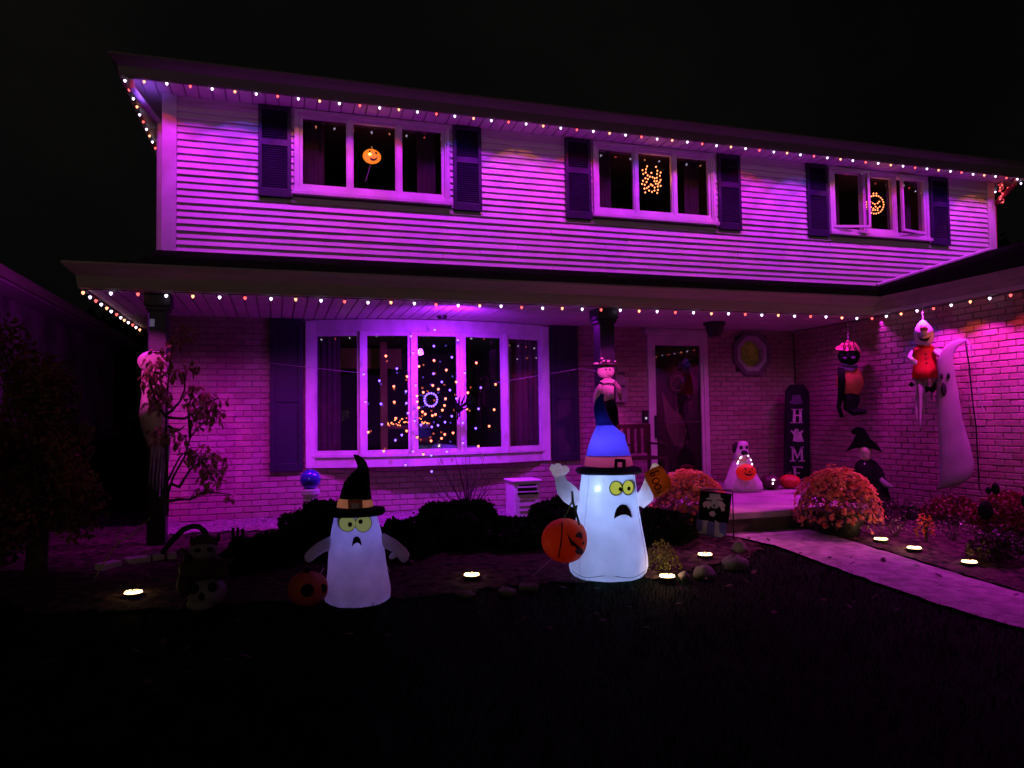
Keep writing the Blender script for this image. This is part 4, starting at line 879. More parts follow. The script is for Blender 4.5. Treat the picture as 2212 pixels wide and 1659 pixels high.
# ================================================================== devil cat inflatable (unlit), far left
z6 = zm(400, 1270, 6.145)
bp = z6(700, 1540); G = PG(*bp); F = Fig(G); kk = F.k/(6.145*1.1573)
th = thing('devil_cat_figure', G, 'unlit dark devil figure with horns, curled tail and pitchfork sitting on a big skull', 'inflatable devil')
M['devred'] = mat('dark_red_suit', (.045, .008, .012), .8, .2, 5); M['bone'] = mat('bone_white', (.20, .17, .18), .8, .1, 5)
def E_(name, m, par, x, y, t, rx, rt, ry_, n=22, mm=14, fn=None):
    q = B(); q.ell(F.p(*z6(x, y), t), (rx*kk, rt, ry_*kk), n, mm, fn, e=F.e, d=F.d); return q.build(name, m, par, smooth=True)
sk = E_('skull', 'bone', th, 720, 1290, 0, 285, .14, 235); E_('jaw', 'bone', sk, 640, 1450, .02, 210, .11, 110)
for x, y, r_ in ((795, 1180, 70), (540, 1190, 75)): E_('eye_socket', 'blackcloth', sk, x, y, .115 if x > 700 else .09, r_, .05, r_)
E_('nose_hole', 'blackcloth', sk, 640, 1290, .135, 45, .03, 60)
E_('body', 'devred', th, 640, 930, -.03, 330, .13, 230); E_('leg', 'devred', th, 400, 1130, .03, 110, .10, 190); E_('leg', 'devred', th, 900, 980, .03, 130, .10, 130)
hd = E_('head', 'bone', th, 670, 640, .03, 200, .10, 165); hood = E_('hood', 'devred', th, 675, 560, .0, 205, .105, 150)
for x, sg_ in ((500, -1), (880, 1)):
    q = B(); q.tube([F.p(*z6(x+10*sg_*-1, 520), .02), F.p(*z6(x, 440), .02), F.p(*z6(x+5, 390), .02)], [38*kk, 26*kk, 3*kk], 8); q.build('horn', 'devred', hood)
for x in (590, 755): E_('eye', 'blackcloth', hd, x, 610, .115, 52, .02, 35)
q = B(); tp = [(300, 830, 30), (190, 560, 40), (330, 380, 46), (480, 300, 44), (610, 315, 40), (690, 390, 36), (720, 450, 30)]
q.tube([F.p(*z6(70, 690), -.1), F.p(*z6(240, 480), -.1), F.p(*z6(380, 345), -.1), F.p(*z6(500, 305), -.1), F.p(*z6(600, 320), -.1), F.p(*z6(680, 390), -.08), F.p(*z6(700, 470), -.06)], [38*kk, 45*kk, 45*kk, 42*kk, 42*kk, 44*kk, 50*kk], 12); q.build('tail', 'blackcloth', th, smooth=True)
q = B(); q.tube([F.p(*z6(440, 780), .04), F.p(*z6(420, 660), .04), F.p(*z6(340, 585), .04)], [60*kk, 45*kk, 26*kk], 10); q.build('arm', 'devred', th, smooth=True)
q = B(); q.tube([F.p(*z6(900, 820), .04), F.p(*z6(1020, 860), .04), F.p(*z6(1120, 800), .04)], [70*kk, 55*kk, 40*kk], 10); q.build('arm', 'devred', th, smooth=True)
q = B(); q.tube([F.p(*z6(1130, 980), .04), F.p(*z6(1148, 600), .04), F.p(*z6(1160, 330), .04)], 22*kk, 8)
q.tube([F.p(*z6(1090, 330), .04), F.p(*z6(1085, 430), .04), F.p(*z6(1110, 495), .04), F.p(*z6(1150, 530), .04), F.p(*z6(1205, 500), .04), F.p(*z6(1235, 430), .04), F.p(*z6(1228, 355), .04)], [24*kk]*7, 8); q.build('pitchfork', 'blackcloth', th, smooth=True)
# ================================================================== gazing ball on pedestal
z1 = zm(700, 1100, 3.770)
Pc = PY(*z1(287, 375), -1.15); F = Fig((Pc.x, Pc.y, .2)); kk = F.k/(3.770*1.1573)
th = thing('gazing_ball', (Pc.x, Pc.y, .2), 'shiny blue gazing ball on a pale pedestal left of the bow window', 'gazing ball')
gb = mat('blue_mirror_ball', (.05, .03, .55), .12, .05, 3, metal=.3, coat=1); q = B(); q.ell(F.p(*z1(287, 375)), 97*kk, 32, 20); q.build('ball', gb, th, smooth=True)
ez = lambda y: (F.by-z1(0, y)[1])*F.k
q = B(); q.lathe([(60*kk, ez(540)), (85*kk, ez(510)), (88*kk, ez(470)), (60*kk, ez(460))], F.p(z1(287, 0)[0], F.by), 20); q.lathe([(63*kk, ez(572)), (63*kk, ez(545))], F.p(z1(284, 0)[0], F.by), 20)
q.build('pedestal_top', 'trim', th, smooth=False)
q = B(); q.lathe([(70*kk, 0), (60*kk, .03), (58*kk, ez(575))], F.p(z1(278, 0)[0], F.by), 20); q.build('pedestal', mat('plum_pedestal', (.16, .07, .10), .7, .15, 6), th)
# ================================================================== slatted hose box
z5 = zm(1060, 1200, 5.027)
Pc = PY(*z5(1220, 560), -.95); F = Fig((Pc.x, Pc.y, .2)); kk = F.k/(5.027*1.1573)
th = thing('vented_box', (Pc.x, Pc.y, .2), 'pale louvred plastic box standing under the right end of the bow window', 'box')
x0, x1 = F.p(*z5(1060, 300)).x, F.p(*z5(1420, 300)).x; zt = F.p(*z5(1200, -15)).z
q = B(); q.box(x0, x1, -1.15, -.80, .15, zt-.03); bx = q.build('cabinet', 'trim', th, bevel=.015)
q = B(); q.box(x0-.02, x1+.02, -1.17, -.78, zt-.028, zt); q.build('lid', 'trim', th, bevel=.01)
for y0, y1, xa, xb in ((40, 62, 1120, 1365), (82, 122, 1110, 1370), (138, 165, 1110, 1390)):
    q = B(); q.box(F.p(*z5(xa, 0)).x, F.p(*z5(xb, 0)).x, -1.158, -1.14, F.p(*z5(1200, y1)).z, F.p(*z5(1200, y0)).z); q.build('vent_slot', 'black', bx)
for y in (72, 130):
    q = B(); q.box(F.p(*z5(1100, 0)).x, F.p(*z5(1385, 0)).x, -1.172, -1.15, F.p(*z5(1200, y+6)).z, F.p(*z5(1200, y-5)).z); q.build('vent_slat', 'trim', bx)
for y in (225, 300, 365, 440):
    q = B(); q.box(F.p(*z5(1130, 0)).x, F.p(*z5(1340, 0)).x, -1.156, -1.14, F.p(*z5(1200, y+8)).z, F.p(*z5(1200, y)).z); q.build('groove', 'mortar', bx)
# small garden statue beside it
q = B()

# ================================================================== inside the bow window: mantel lights and sofa
P_ = PY(880, 912, 2.4)
th = thing('mantel_garland', P_, 'garland of tiny warm lights on a mantel behind the bow window', 'garland')
rnd = random.Random(3)
for k in range(42):
    x = 835+(k*2.35) % 92+rnd.uniform(-2, 2); y = 912+rnd.uniform(-6, 6)-(6 if 865 < x < 910 else 0)
    bulb(th, PY(x, y, 2.4+rnd.uniform(-.05, .05)), 'warm' if k % 3 else 'r', .011, .022)
q = B(); a, c = PY(830, 920, 2.45), PY(930, 922, 2.45); q.box(a.x, c.x, 2.42, 2.62, a.z-.05, a.z); q.build('mantel_shelf', 'redwood0', th) if 'redwood0' in M else (M.__setitem__('redwood0', mat('mantel_wood', (.14, .06, .03), .6, .2, 6)), q.build('mantel_shelf', 'redwood0', th))
P_ = PY(955, 1000, .75); th = thing('sofa', (P_.x, .75, P_.z), 'pale blue sofa corner seen low in the middle pane of the bow window', 'sofa')
M['sofa'] = mat('blue_grey_upholstery', (.20, .30, .45), .9, .1, 5)
a = PY(925, 975, .75); c = PY(1000, 962, .75)
q = B(); q.prism([(a.x, .7, a.z-.9), (a.x, .7, a.z-.05), (a.x+.12, .7, a.z-.02), (a.x+.22, .7, a.z+.09), (a.x+.75, .7, a.z+.05), (a.x+.75, .7, a.z-.9)], (0, -1, 0), .7); q.build('backrest', 'sofa', th, bevel=.03)
q = B(); q.box(a.x-.3, a.x+.05, .7, 1.4, a.z-.9, a.z-.25); q.build('armrest', 'sofa', th, bevel=.03)
lamp('sofa_glow', 'POINT', (a.x+.1, .35, a.z+.5), .35, (.5, .6, 1), shadow_soft_size=.1, specular_factor=0)
# ================================================================== scarecrow on the right porch post
z7 = zm(1470, 880, 6.913)
Pc = PY(*z7(330, 1300), -1.78); F = Fig(Pc); kk = F.k/(6.913*1.1573)
th = thing('scarecrow', Pc, 'scarecrow in straw hat and pale shirt on the right porch post', 'scarecrow')
M['scare'] = mat('pale_pink_cotton', (.78, .50, .58), .85, .12, 6, .4, 18); M['burlap'] = mat('burlap', (.70, .50, .50), .9, .1, 12, .4, 50); M['scare2'] = mat('striped_sleeve', (.40, .22, .26), .85, .3, 9)
def P7(x, y, t=0): return F.p(*z7(x, y), t)
q = B(); q.ell(P7(325, 335), (152*kk, .055, 125*kk), 24, 14, e=F.e, d=F.d); hd = q.build('head', 'burlap', th, smooth=True)
for x in (330, 398): q = B(); q.ell(P7(x, 308, .052), (14*kk, .008, 16*kk), 10, 6, e=F.e, d=F.d); q.build('eye', 'ink', hd)
q = B(); q.prism([P7(350, 390, .058), P7(400, 378, .058), P7(435, 392, .055), P7(400, 405, .058), P7(360, 402, .058)], F.d, .006); q.build('mouth', 'scare2', hd)
q = B(); q.ell(P7(360, 350, .058), (10*kk, .008, 12*kk), 8, 5, e=F.e, d=F.d); q.build('nose', 'scare2', hd)
M['darkstraw'] = mat('dark_straw_hat', (.06, .03, .03), .9, .4, 20, .6, 40)
q = B(); q.lathe([(230*kk, -.010), (235*kk, .0), (120*kk, .012), (115*kk, .05), (90*kk, .055)], P7(315, 215), 28, F.e, F.d, .7, lambda a, z_: 1+.06*math.sin(5*a)); ht = q.build('hat', 'darkstraw', th)
for x, y, a_, b2 in ((165, 205, 48, 18), (265, 118, 26, 16), (295, 165, 24, 18), (375, 170, 30, 18), (490, 175, 22, 10), (250, 190, 12, 16)):
    q = B(); q.ell(P7(x, y, .10), (a_*kk, .01, b2*kk), 8, 5, e=F.e, d=F.d); q.build('flower', 'burlap', ht)
q = B(); q.prism([P7(215, 510, .07), P7(300, 465, .08), P7(400, 452, .08), P7(485, 500, .07), P7(455, 548, .07), P7(350, 535, .08), P7(300, 545, .08)], F.d, .03); q.build('collar', 'scare', th, bevel=.004)
q = B(); q.tube([P7(350, 530), P7(350, 600), P7(350, 700), P7(360, 800), P7(360, 850)], [70*kk, 115*kk, 110*kk, 105*kk, 80*kk], 18, flat=.5); q.build('shirt', 'scare', th, smooth=True)
q = B(); q.tube([P7(245, 560, .02), P7(190, 660, .03), P7(150, 780, .03), P7(155, 900, .03), P7(150, 960, .02)], [35*kk, 55*kk, 50*kk, 45*kk, 20*kk], 12, flat=.5); q.build('sleeve', 'scare', th, smooth=True)
q = B(); q.tube([P7(480, 530, .02), P7(540, 620, .03), P7(560, 720, .03), P7(570, 850, .03)], [30*kk, 42*kk, 40*kk, 18*kk], 12, flat=.5); q.build('sleeve', 'scare2', th, smooth=True)
q = B(); q.ell(P7(400, 760, .06), (62*kk, .03, 50*kk), 12, 8, e=F.e, d=F.d); q.build('bow', 'scare', th, smooth=True)
q = B(); q.tube([P7(390, 830, .01), P7(430, 1000, .01), P7(470, 1150), P7(500, 1260)], [75*kk, 95*kk, 60*kk, 40*kk], 14, flat=.5); q.build('trousers', 'blackcloth', th, smooth=True)
q = B(); q.tube([P7(150, 940, .02), P7(150, 1100, .02), P7(160, 1380, .02)], [12*kk, 12*kk, 9*kk], 6); q.build('ribbon', 'scare', th)
# ================================================================== porch chair behind the big hat
c0 = PY(1378, 990, -.75)
th = thing('porch_chair', (4.55, -.8, .43), 'dark red wooden chair on the porch left of the front door', 'chair')
M['redwood'] = mat('dark_red_paint', (.05, .010, .015), .5, .15, 6)
cx, cyc = 4.50, -.85
for dx in (-.25, .25):
    q = B(); q.box(cx+dx-.02, cx+dx+.02, cyc-.24, cyc-.20, .43, .86); q.build('leg', 'redwood', th); q = B(); q.box(cx+dx-.02, cx+dx+.02, cyc+.20, cyc+.24, .43, 1.28); q.build('leg', 'redwood', th)
    q = B(); q.box(cx+dx-.03, cx+dx+.03, cyc-.26, cyc+.20, 1.04, 1.065); q.build('armrest', 'redwood', th)
q = B(); q.box(cx-.27, cx+.27, cyc-.25, cyc+.2, .86, .89); q.build('seat', 'redwood', th)
for k in range(5): q = B(); x = cx-.20+k*.10; q.box(x-.025, x+.025, cyc+.205, cyc+.225, .92, 1.25); q.build('back_slat', 'redwood', th)
q = B(); q.box(cx-.27, cx+.27, cyc+.2, cyc+.235, 1.25, 1.31); q.build('top_rail', 'redwood', th)
# ================================================================== mums
def mum(name, label, cxp, cyp, wpx, Y, potz, seed, pot=True):
    rnd = random.Random(seed); c = PY(cxp, cyp, Y); dep = proj(c)[2]; R = wpx/2*dep/1600; base = c.z
    th = thing(name, (c.x, c.y, potz), label, 'flower pot', 'rust red chrysanthemums flanking the step')
    zb_ = c.z-.02
    if pot:
        q = B(); q.lathe([(R*.45, potz), (R*.62, zb_-.10), (R*.68, zb_-.10), (R*.68, zb_-.04)], (c.x, c.y, 0), 28); q.build('pot', 'black', th)
    H = R*1.12
    q = B()
    for _ in range(3000):
        a = rnd.uniform(0, 2*math.pi); s_ = math.sqrt(rnd.uniform(0, 1)); rr = R*.97*s_; hz_ = H*math.sqrt(max(0, 1-s_*s_))*rnd.uniform(.65, .97)-.10*s_
        p = Vector((c.x+rr*math.cos(a), c.y+rr*math.sin(a), c.z-.12+hz_)); u = Vector((rnd.uniform(-1, 1), rnd.uniform(-1, 1), rnd.uniform(-1, 1))).normalized(); v_ = u.orthogonal().normalized(); z_ = .014
        q.add([p-u*z_-v_*z_*.6, p+u*z_-v_*z_*.6, p+u*z_+v_*z_*.6, p-u*z_+v_*z_*.6], [(0, 1, 2, 3)])
    tag(q.build('foliage', 'leaf2', th), kind='stuff')
    q = B()
    for _ in range(950):
        a = rnd.uniform(0, 2*math.pi); s_ = math.sqrt(rnd.uniform(0, 1)); rr = R*s_*rnd.uniform(.96, 1.04); cz = math.sqrt(max(0, 1-s_*s_)); hz_ = H*cz - (.16*rnd.random()*(s_ > .9))
        lump = 1+.025*math.sin(3*a+seed)+.03*math.sin(5*a+1.3*seed+4*s_); rr *= lump; hz_ *= rnd.uniform(.90, 1.04)*lump
        N_ = Vector((math.cos(a)*s_, math.sin(a)*s_, cz+.15)).normalized(); N_ = (N_+Vector((rnd.uniform(-.35, .35), rnd.uniform(-.35, .35), rnd.uniform(-.3, .3)))).normalized()
        p = Vector((c.x+rr*math.cos(a), c.y+rr*math.sin(a), c.z-.12+hz_)); u = N_.orthogonal().normalized(); v_ = N_.cross(u); rf = rnd.uniform(.016, .027); n = 7; ph = rnd.random()
        vs = [p+N_*.007]
        for i in range(n*2):
            t = 2*math.pi*i/(2*n)+ph; r2 = rf*(1 if i % 2 else .72); vs.append(p+(u*math.cos(t)+v_*math.sin(t))*r2+N_*(.001 if i % 2 else -.004))
        q.add(vs, [(0, 1+i, 1+(i+1) % (2*n)) for i in range(2*n)])
    tag(q.build('blossoms', 'mumred', th), kind='stuff')
    return th
M['mumred'] = mat('rust_petals', (.95, .36, .16), .6, .2, 14, col2=(.62, .07, .04), transl=.2)
mum('potted_mum', 'mound of rust red flowers left of the step, behind the garden flag', 1487, 1088, 172, -2.75, .22, 4)
mum('potted_mum', 'full mound of rust red flowers in a black pot right of the step', 1808, 1088, 182, -3.45, .18, 9)
# ================================================================== garden flag with witch boots
z8 = zm(1720, 1180, 9.217)
Pg = PG(*z8(560, 1560)); F = Fig(Pg); kk = F.k/(9.217*1.1573)
def P8(x, y, t=0): return F.p(*z8(x, y), t)
th = thing('garden_flag', Pg, 'small dark garden flag picturing a witch in hat and boots, beside the path', 'garden flag')
M['flagblack'] = mat('flag_black', (.008, .006, .010), .9, .2, 5, spec=.1); M['flagblue'] = mat('flag_violet', (.20, .15, .50), .9, .2, 5, transl=.2); M['flaggrey'] = mat('flag_grey_print', (.55, .42, .55), .9, .2, 6); M['flagpink'] = mat('flag_pink_print', (.75, .42, .48), .9, .15, 6)
q = B(); q.prism([P8(325, 425), P8(470, 455), P8(1020, 500), P8(980, 820), P8(920, 1180), P8(560, 1150), P8(260, 1100), P8(290, 700)], F.d, .006); fb = q.build('cloth', 'flagblack', th)
q = B(); q.prism([P8(215, 1095, .002), P8(560, 1155, .002), P8(880, 1170, .002), P8(870, 1450, .002), P8(700, 1520, .002), P8(300, 1450, .002), P8(205, 1300, .002)], F.d, .006); q.build('lower_cloth', 'flagblue', th)
def patch8(name, P_, m, t=.005): q = B(); q.prism([P8(x, y, t) for x, y in P_], F.d, .003); q.build(name, m, fb)
patch8('printed_hat', [(430, 620), (520, 590), (530, 500), (760, 510), (770, 590), (850, 640), (700, 640), (500, 650)], 'flaggrey'); patch8('printed_hat_band', [(540, 580), (760, 580), (765, 612), (535, 610)], 'flagpink', .008)
patch8('printed_face', oval(640, 740, 110, 100, 16), 'flaggrey', .008); patch8('printed_nose', oval(620, 775, 28, 24, 10), 'flagblack', .011)
patch8('printed_hair', [(370, 730), (420, 680), (530, 670), (545, 740), (515, 840), (480, 845), (440, 780), (405, 830), (380, 800)], 'flagpink', .010)
patch8('printed_hair', [(720, 660), (790, 665), (885, 775), (850, 785), (855, 885), (790, 910), (750, 810), (725, 730)], 'flagpink', .010)
patch8('printed_star', [(500, 945), (550, 905), (620, 905), (640, 950), (665, 985), (620, 985), (615, 1040), (570, 1020), (530, 1010)], 'flagpink', .008)
patch8('printed_boot', [(350, 1125), (480, 1120), (450, 1230), (425, 1415), (370, 1410), (270, 1420), (215, 1355), (330, 1370), (360, 1250)], 'flaggrey', .010)
patch8('printed_boot', [(630, 1105), (735, 1180), (715, 1230), (720, 1340), (760, 1415), (825, 1435), (780, 1495), (690, 1490), (595, 1465), (620, 1300)], 'flaggrey', .010)
q = B(); q.tube([P8(1035, 1560, -.01), P8(1040, 480, -.01), P8(1020, 430, -.01), P8(310, 395, -.01)], .006, 6); q.build('pole', 'black', th)
# ================================================================== dog under a ghost sheet on the porch
z9 = zm(1700, 950, 5.185)
Pb = PZ(*z9(820, 1440), .432); F = Fig(Pb); kk = F.k/(5.185*1.1573)
def P9(x, y, t=0): return F.p(*z9(x, y), t)
th = thing('ghost_dog_figure', Pb, 'dog under a white ghost sheet with an orange pumpkin pail, left on the porch', 'ghost dog')
M['sheet'] = mat('white_sheet', (.80, .72, .80), .85, .06, 6, .5, 14)
prf = [(240, 0), (232, .03), (190, .09), (150, .16), (125, .24), (105, .32)]
rows = [(1440, 590, 1045), (1390, 572, 1062), (1330, 585, 1058), (1270, 606, 1010), (1200, 635, 985), (1120, 668, 955), (1050, 700, 928), (990, 728, 900), (950, 760, 885)]
q = B(); L_, R_ = [P9(l, y) for y, l, r_ in rows], [P9(r_, y) for y, l, r_ in rows]; q.loft(L_, R_, .75, F.d, 44)
q.v = [tuple(Vector(v_)+F.d*(.018*math.sin(i*1.3)*(1 if (i//44) < 4 else .2))+F.e*(.010*math.cos(i*.9)*(1 if (i//44) < 4 else .1))) for i, v_ in enumerate(q.v)]
q.build('sheet_body', 'sheet', th, smooth=True)
q = B(); q.tube([P9(800, 1020), P9(820, 930, .02), P9(832, 860, .03), P9(838, 810, .03), P9(838, 795, .03)], [105*kk, 78*kk, 68*kk, 58*kk, 28*kk], 20); hd = q.build('head', 'sheet', th, smooth=True)
q = B(); q.ell(P9(855, 935, .10), (45*kk, .05, 40*kk), 14, 10, e=F.e, d=F.d); q.build('muzzle', 'sheet', hd, smooth=True); q = B(); q.ell(P9(848, 940, .145), (42*kk, .03, 37*kk), 14, 10, e=F.e, d=F.d); q.build('nose', 'ink', hd, smooth=True)
for x, y, a_, b2 in ((812, 875, 24, 28), (878, 870, 18, 24)): q = B(); q.ell(P9(x, y, .085 if x < 850 else .075), (a_*kk, .018, b2*kk), 12, 8, e=F.e, d=F.d); q.build('eye', 'ink', hd, smooth=True)
q = B(); q.tube([P9(760, 815, -.01), P9(735, 860, .01), P9(735, 930, .01), P9(745, 950, .01)], [22*kk, 38*kk, 34*kk, 12*kk], 12, flat=.6); q.build('ear', 'ink', hd, smooth=True)
q = B(); pc = P9(860, 1185, .17); q.ell(pc, (125*kk, .085, 105*kk), 28, 14, fn=lambda a, ph: 1-.03*abs(math.sin(4*a)), e=F.e, d=F.d)
pp = mat('self_glow_pumpkin_pail', (.9, .07, .02), .5, .1, 5, transl=.3); n_ = pp.node_tree.nodes['Principled BSDF']; n_.inputs['Emission Color'].default_value = (1, .03, .01, 1); n_.inputs['Emission Strength'].default_value = .18  # faint red emission brightens the pail from its own material
pk = q.build('pumpkin_pail', pp, th, smooth=True)
for P_, nm in (([(838, 1130), (865, 1128), (855, 1155)], 'eye'), ([(925, 1125), (948, 1130), (935, 1150)], 'eye'), ([(885, 1180), (905, 1158), (920, 1180)], 'nose'), ([(830, 1170), (860, 1195), (905, 1205), (950, 1190), (930, 1215), (890, 1225), (850, 1210)], 'mouth')):
    q = B(); q.prism([P9(x, y, .27-.9*abs((x-860)*kk)**1.3) for x, y in P_], F.d, .03); q.build(nm, 'cut', pk)
q = B(); hpts = [(750, 1085), (775, 1040), (800, 1000), (815, 975), (870, 965), (900, 985), (925, 1030), (940, 1085)]
q.tube([P9(x, y, .18) for x, y in hpts], .004, 5); hd2 = q.build('pail_handle', 'sheet', th)
pb_ = emat('pink_white_bulb', (1, .65, .85), 7)
for x, y in ((760, 1070), (770, 1048), (795, 1005), (808, 990), (893, 975), (922, 1025), (936, 1080)):
    q = B(); q.ell(P9(x, y, .19), 9*kk, 8, 6); q.build('bulb', pb_, hd2)
# pumpkins on the porch
def pumpkin(name, label, cxp, cyp, wpx, hpx, z0, m, ribs=9):
    P_ = PZ(cxp, cyp+hpx/2, z0); F_ = Fig(P_); R = wpx/2*F_.k; H = hpx*F_.k
    th = thing(name, P_, label, 'pumpkin'); q = B(); q.ell(P_+Vector((0, 0, H/2)), (R, R, H/2), ribs*4, 14, fn=lambda a, ph: 1-.07*abs(math.sin(a*ribs/2))**.6 if False else .94+.06*abs(math.cos(a*ribs/2)), e=F_.e, d=F_.d)
    q.build('shell', m, th, smooth=True); q = B(); q.tube([P_+Vector((0, 0, H*.93)), P_+Vector((.005, 0, H*1.08)), P_+Vector((.025, 0, H*1.17))], [.02, .013, .016], 7); q.build('stem', 'bark', th); return th, P_, F_
M['pdark'] = mat('dark_pumpkin', (.075, .018, .03), .45, .15, 5); M['pred'] = mat('red_orange_pumpkin', (.60, .07, .02), .5, .15, 5)
th, P_, F_ = pumpkin('dark_pumpkin', 'dark maroon pumpkin with two small lit cut-outs beside the ghost dog', 1664, 1041, 44, 32, .432, 'pdark')
for x, y, a_ in ((1212, 1285, 18), (1202, 1330, 12)):
    c = z9(x, y); pt = F_.p(c[0], c[1], F_.k*22*.93); q = B(); q.ell(pt, (a_*F_.k/6, .008, 12*F_.k/6), 8, 5, e=F_.e, d=F_.d); q.build('lit_cutout', pb_, th)
pumpkin('red_pumpkin', 'flat red-orange pumpkin at the foot of the HOME sign', 1706, 1040, 46, 30, .432, 'pred')
# ================================================================== leaning HOME sign
th = thing('home_sign', (7.45, -.35, .43), 'tall dark board reading HOME with a ghost for the O, leaning in the porch corner', 'sign')
fs_ = zm(1780, 750, 2.8359)
def PS(x, y, t=0): p = PY(*fs_(x, y), -.42+.0); return p+Vector((0, -t, 0))
M['signdark'] = mat('dark_sign_board', (.014, .008, .022), .8, .25, 6, .3, 30, stretch=(4, 4, .4), spec=.15); M['letter'] = mat('pale_letter_paint', (.62, .55, .66), .7, .15, 14)
q = B(); q.prism([PS(525, 640), PS(560, 600), PS(650, 598), PS(690, 650), PS(700, 1300), PS(515, 1300)], (0, -1, 0), .025); bd = q.build('board', 'signdark', th, bevel=.004)
def letter(strokes, name='letter', m='letter'):
    q = B()
    for s_ in strokes: q.prism([PS(x, y, .004) for x, y in s_], (0, -1, 0), .008)
    q.build(name, m, bd)
letter([[(575, 775), (590, 775), (592, 870), (572, 870)], [(617, 775), (634, 775), (636, 870), (617, 870)], [(591, 813), (618, 813), (618, 823), (591, 823)], [(563, 772), (600, 772), (600, 779), (563, 779)], [(608, 772), (643, 772), (643, 779), (608, 779)], [(555, 866), (602, 866), (602, 873), (555, 873)], [(608, 866), (645, 866), (645, 873), (608, 873)]])
letter([[(573, 1000), (580, 965), (568, 942), (557, 930), (563, 922), (580, 935), (585, 918), (598, 912), (612, 918), (618, 937), (640, 922), (647, 930), (632, 950), (640, 975), (650, 1003), (610, 1006)]], 'ghost_emblem')
q = B(); 
for x, y in ((594, 932), (607, 930), (600, 944)): q.ell(PS(x, y, .009), (.008, .003, .009), 8, 5)
q.build('ghost_face', 'ink', bd)
letter([[(565, 1042), (578, 1042), (580, 1138), (566, 1138)], [(627, 1042), (641, 1042), (645, 1140), (629, 1140)], [(566, 1042), (580, 1042), (608, 1110), (602, 1130)], [(628, 1042), (640, 1042), (612, 1118), (602, 1130)], [(552, 1137), (592, 1137), (592, 1144), (552, 1144)], [(616, 1137), (658, 1137), (658, 1145), (616, 1145)], [(553, 1040), (580, 1040), (580, 1046), (553, 1046)], [(628, 1040), (650, 1040), (650, 1046), (628, 1046)]])
letter([[(578, 1182), (594, 1182), (596, 1280), (580, 1280)], [(570, 1180), (640, 1180), (640, 1198), (634, 1188), (594, 1187), (570, 1187)], [(595, 1222), (622, 1222), (622, 1230), (595, 1230)], [(570, 1276), (645, 1276), (645, 1260), (638, 1270), (570, 1270)]])
M['hatprint'] = mat('grey_print', (.10, .08, .16), .8, .2, 8)
letter([[(555, 735), (548, 720), (565, 715), (568, 675), (625, 670), (632, 712), (645, 718), (640, 732), (600, 742)]], 'hat_emblem', 'hatprint')
# ================================================================== hanging figures by the brick wing
z10 = zm(2060, 780, 4.424)
def hang(name, label, cat, zx, zy, X, group=None):
    P_ = PX(*z10(zx, zy), X); F = Fig(P_); return thing(name, P_, label, cat, group), F, F.k/(4.424*1.1573)
th, F, kk = hang('cat_windsock', 'black cat windsock with pink pirate hat and orange belly, hanging by the brick wing', 'windsock', 280, 330, 7.30)
def Q(x, y, t=0): return F.p(*z10(x, y), t)
M['pinkstripe'] = mat('pink_striped_hat', (.85, .20, .25), .7, .2, 6, .0); M['orangebelly'] = mat('orange_nylon', (.85, .27, .10), .7, .15, 6, .4, 12, transl=.35)
def EL(name, m, par, x, y, t, rx, rt, ry_, fn=None, n=20): q = B(); q.ell(Q(x, y, t), (rx*kk, rt, ry_*kk), n, 12, fn, e=F.e, d=F.d); return q.build(name, m, par, smooth=True)
hd = EL('head', 'blackcloth', th, 270, 490, 0, 112, .09, 105)
q = B(); q.prism([Q(130, 395, .07), Q(185, 365, .08), Q(200, 345, .08), Q(270, 325, .09), Q(340, 345, .08), Q(365, 385, .08), Q(395, 450, .07), Q(390, 475, .06), Q(355, 430, .08), Q(300, 432, .09), Q(240, 435, .09), Q(190, 420, .08), Q(145, 420, .07)], F.d, .11); ht = q.build('pirate_hat', 'pinkstripe', th, bevel=.01)
for k in range(3): q = B(); q.tube([Q(235+k*45, 345, .096), Q(215+k*50, 385, .098), Q(235+k*50, 425, .096)], 7*kk, 5); q.build('hat_stripe', 'cut', ht)
q = B(); q.prism([Q(165, 590, .08), Q(210, 570, .09), Q(280, 600, .095), Q(340, 585, .09), Q(360, 610, .08), Q(300, 660, .09), Q(200, 640, .09)], F.d, .1); q.build('collar', 'hatprint', th, bevel=.005)
for x in (230, 315): EL('eye', 'hatprint', hd, x, 515, .085, 22, .02, 16)
EL('belly', 'orangebelly', th, 270, 770, 0, 138, .10, 185, fn=lambda a, ph: .95+.05*abs(math.cos(4*a)))
q = B(); q.tube([Q(185, 620, .09), Q(190, 760, .11), Q(180, 900, .10), Q(150, 1050, .08), Q(180, 1165, .08)], [40*kk, 42*kk, 38*kk, 26*kk, 22*kk], 12, flat=.6); q.build('arm', 'blackcloth', th, smooth=True)
q = B(); q.tube([Q(270, 900), Q(280, 980), Q(270, 1060), Q(310, 1110, .02), Q(370, 1100, .04), Q(425, 1105, .05)], [85*kk, 90*kk, 82*kk, 52*kk, 44*kk, 28*kk], 14, flat=.7); q.build('legs', 'blackcloth', th, smooth=True)
q = B(); q.tube([Q(270, 330), Vector((Q(270, 330).x, Q(270, 330).y, 2.70))], .0025, 4); q.build('hanging_cord', 'thread', th)
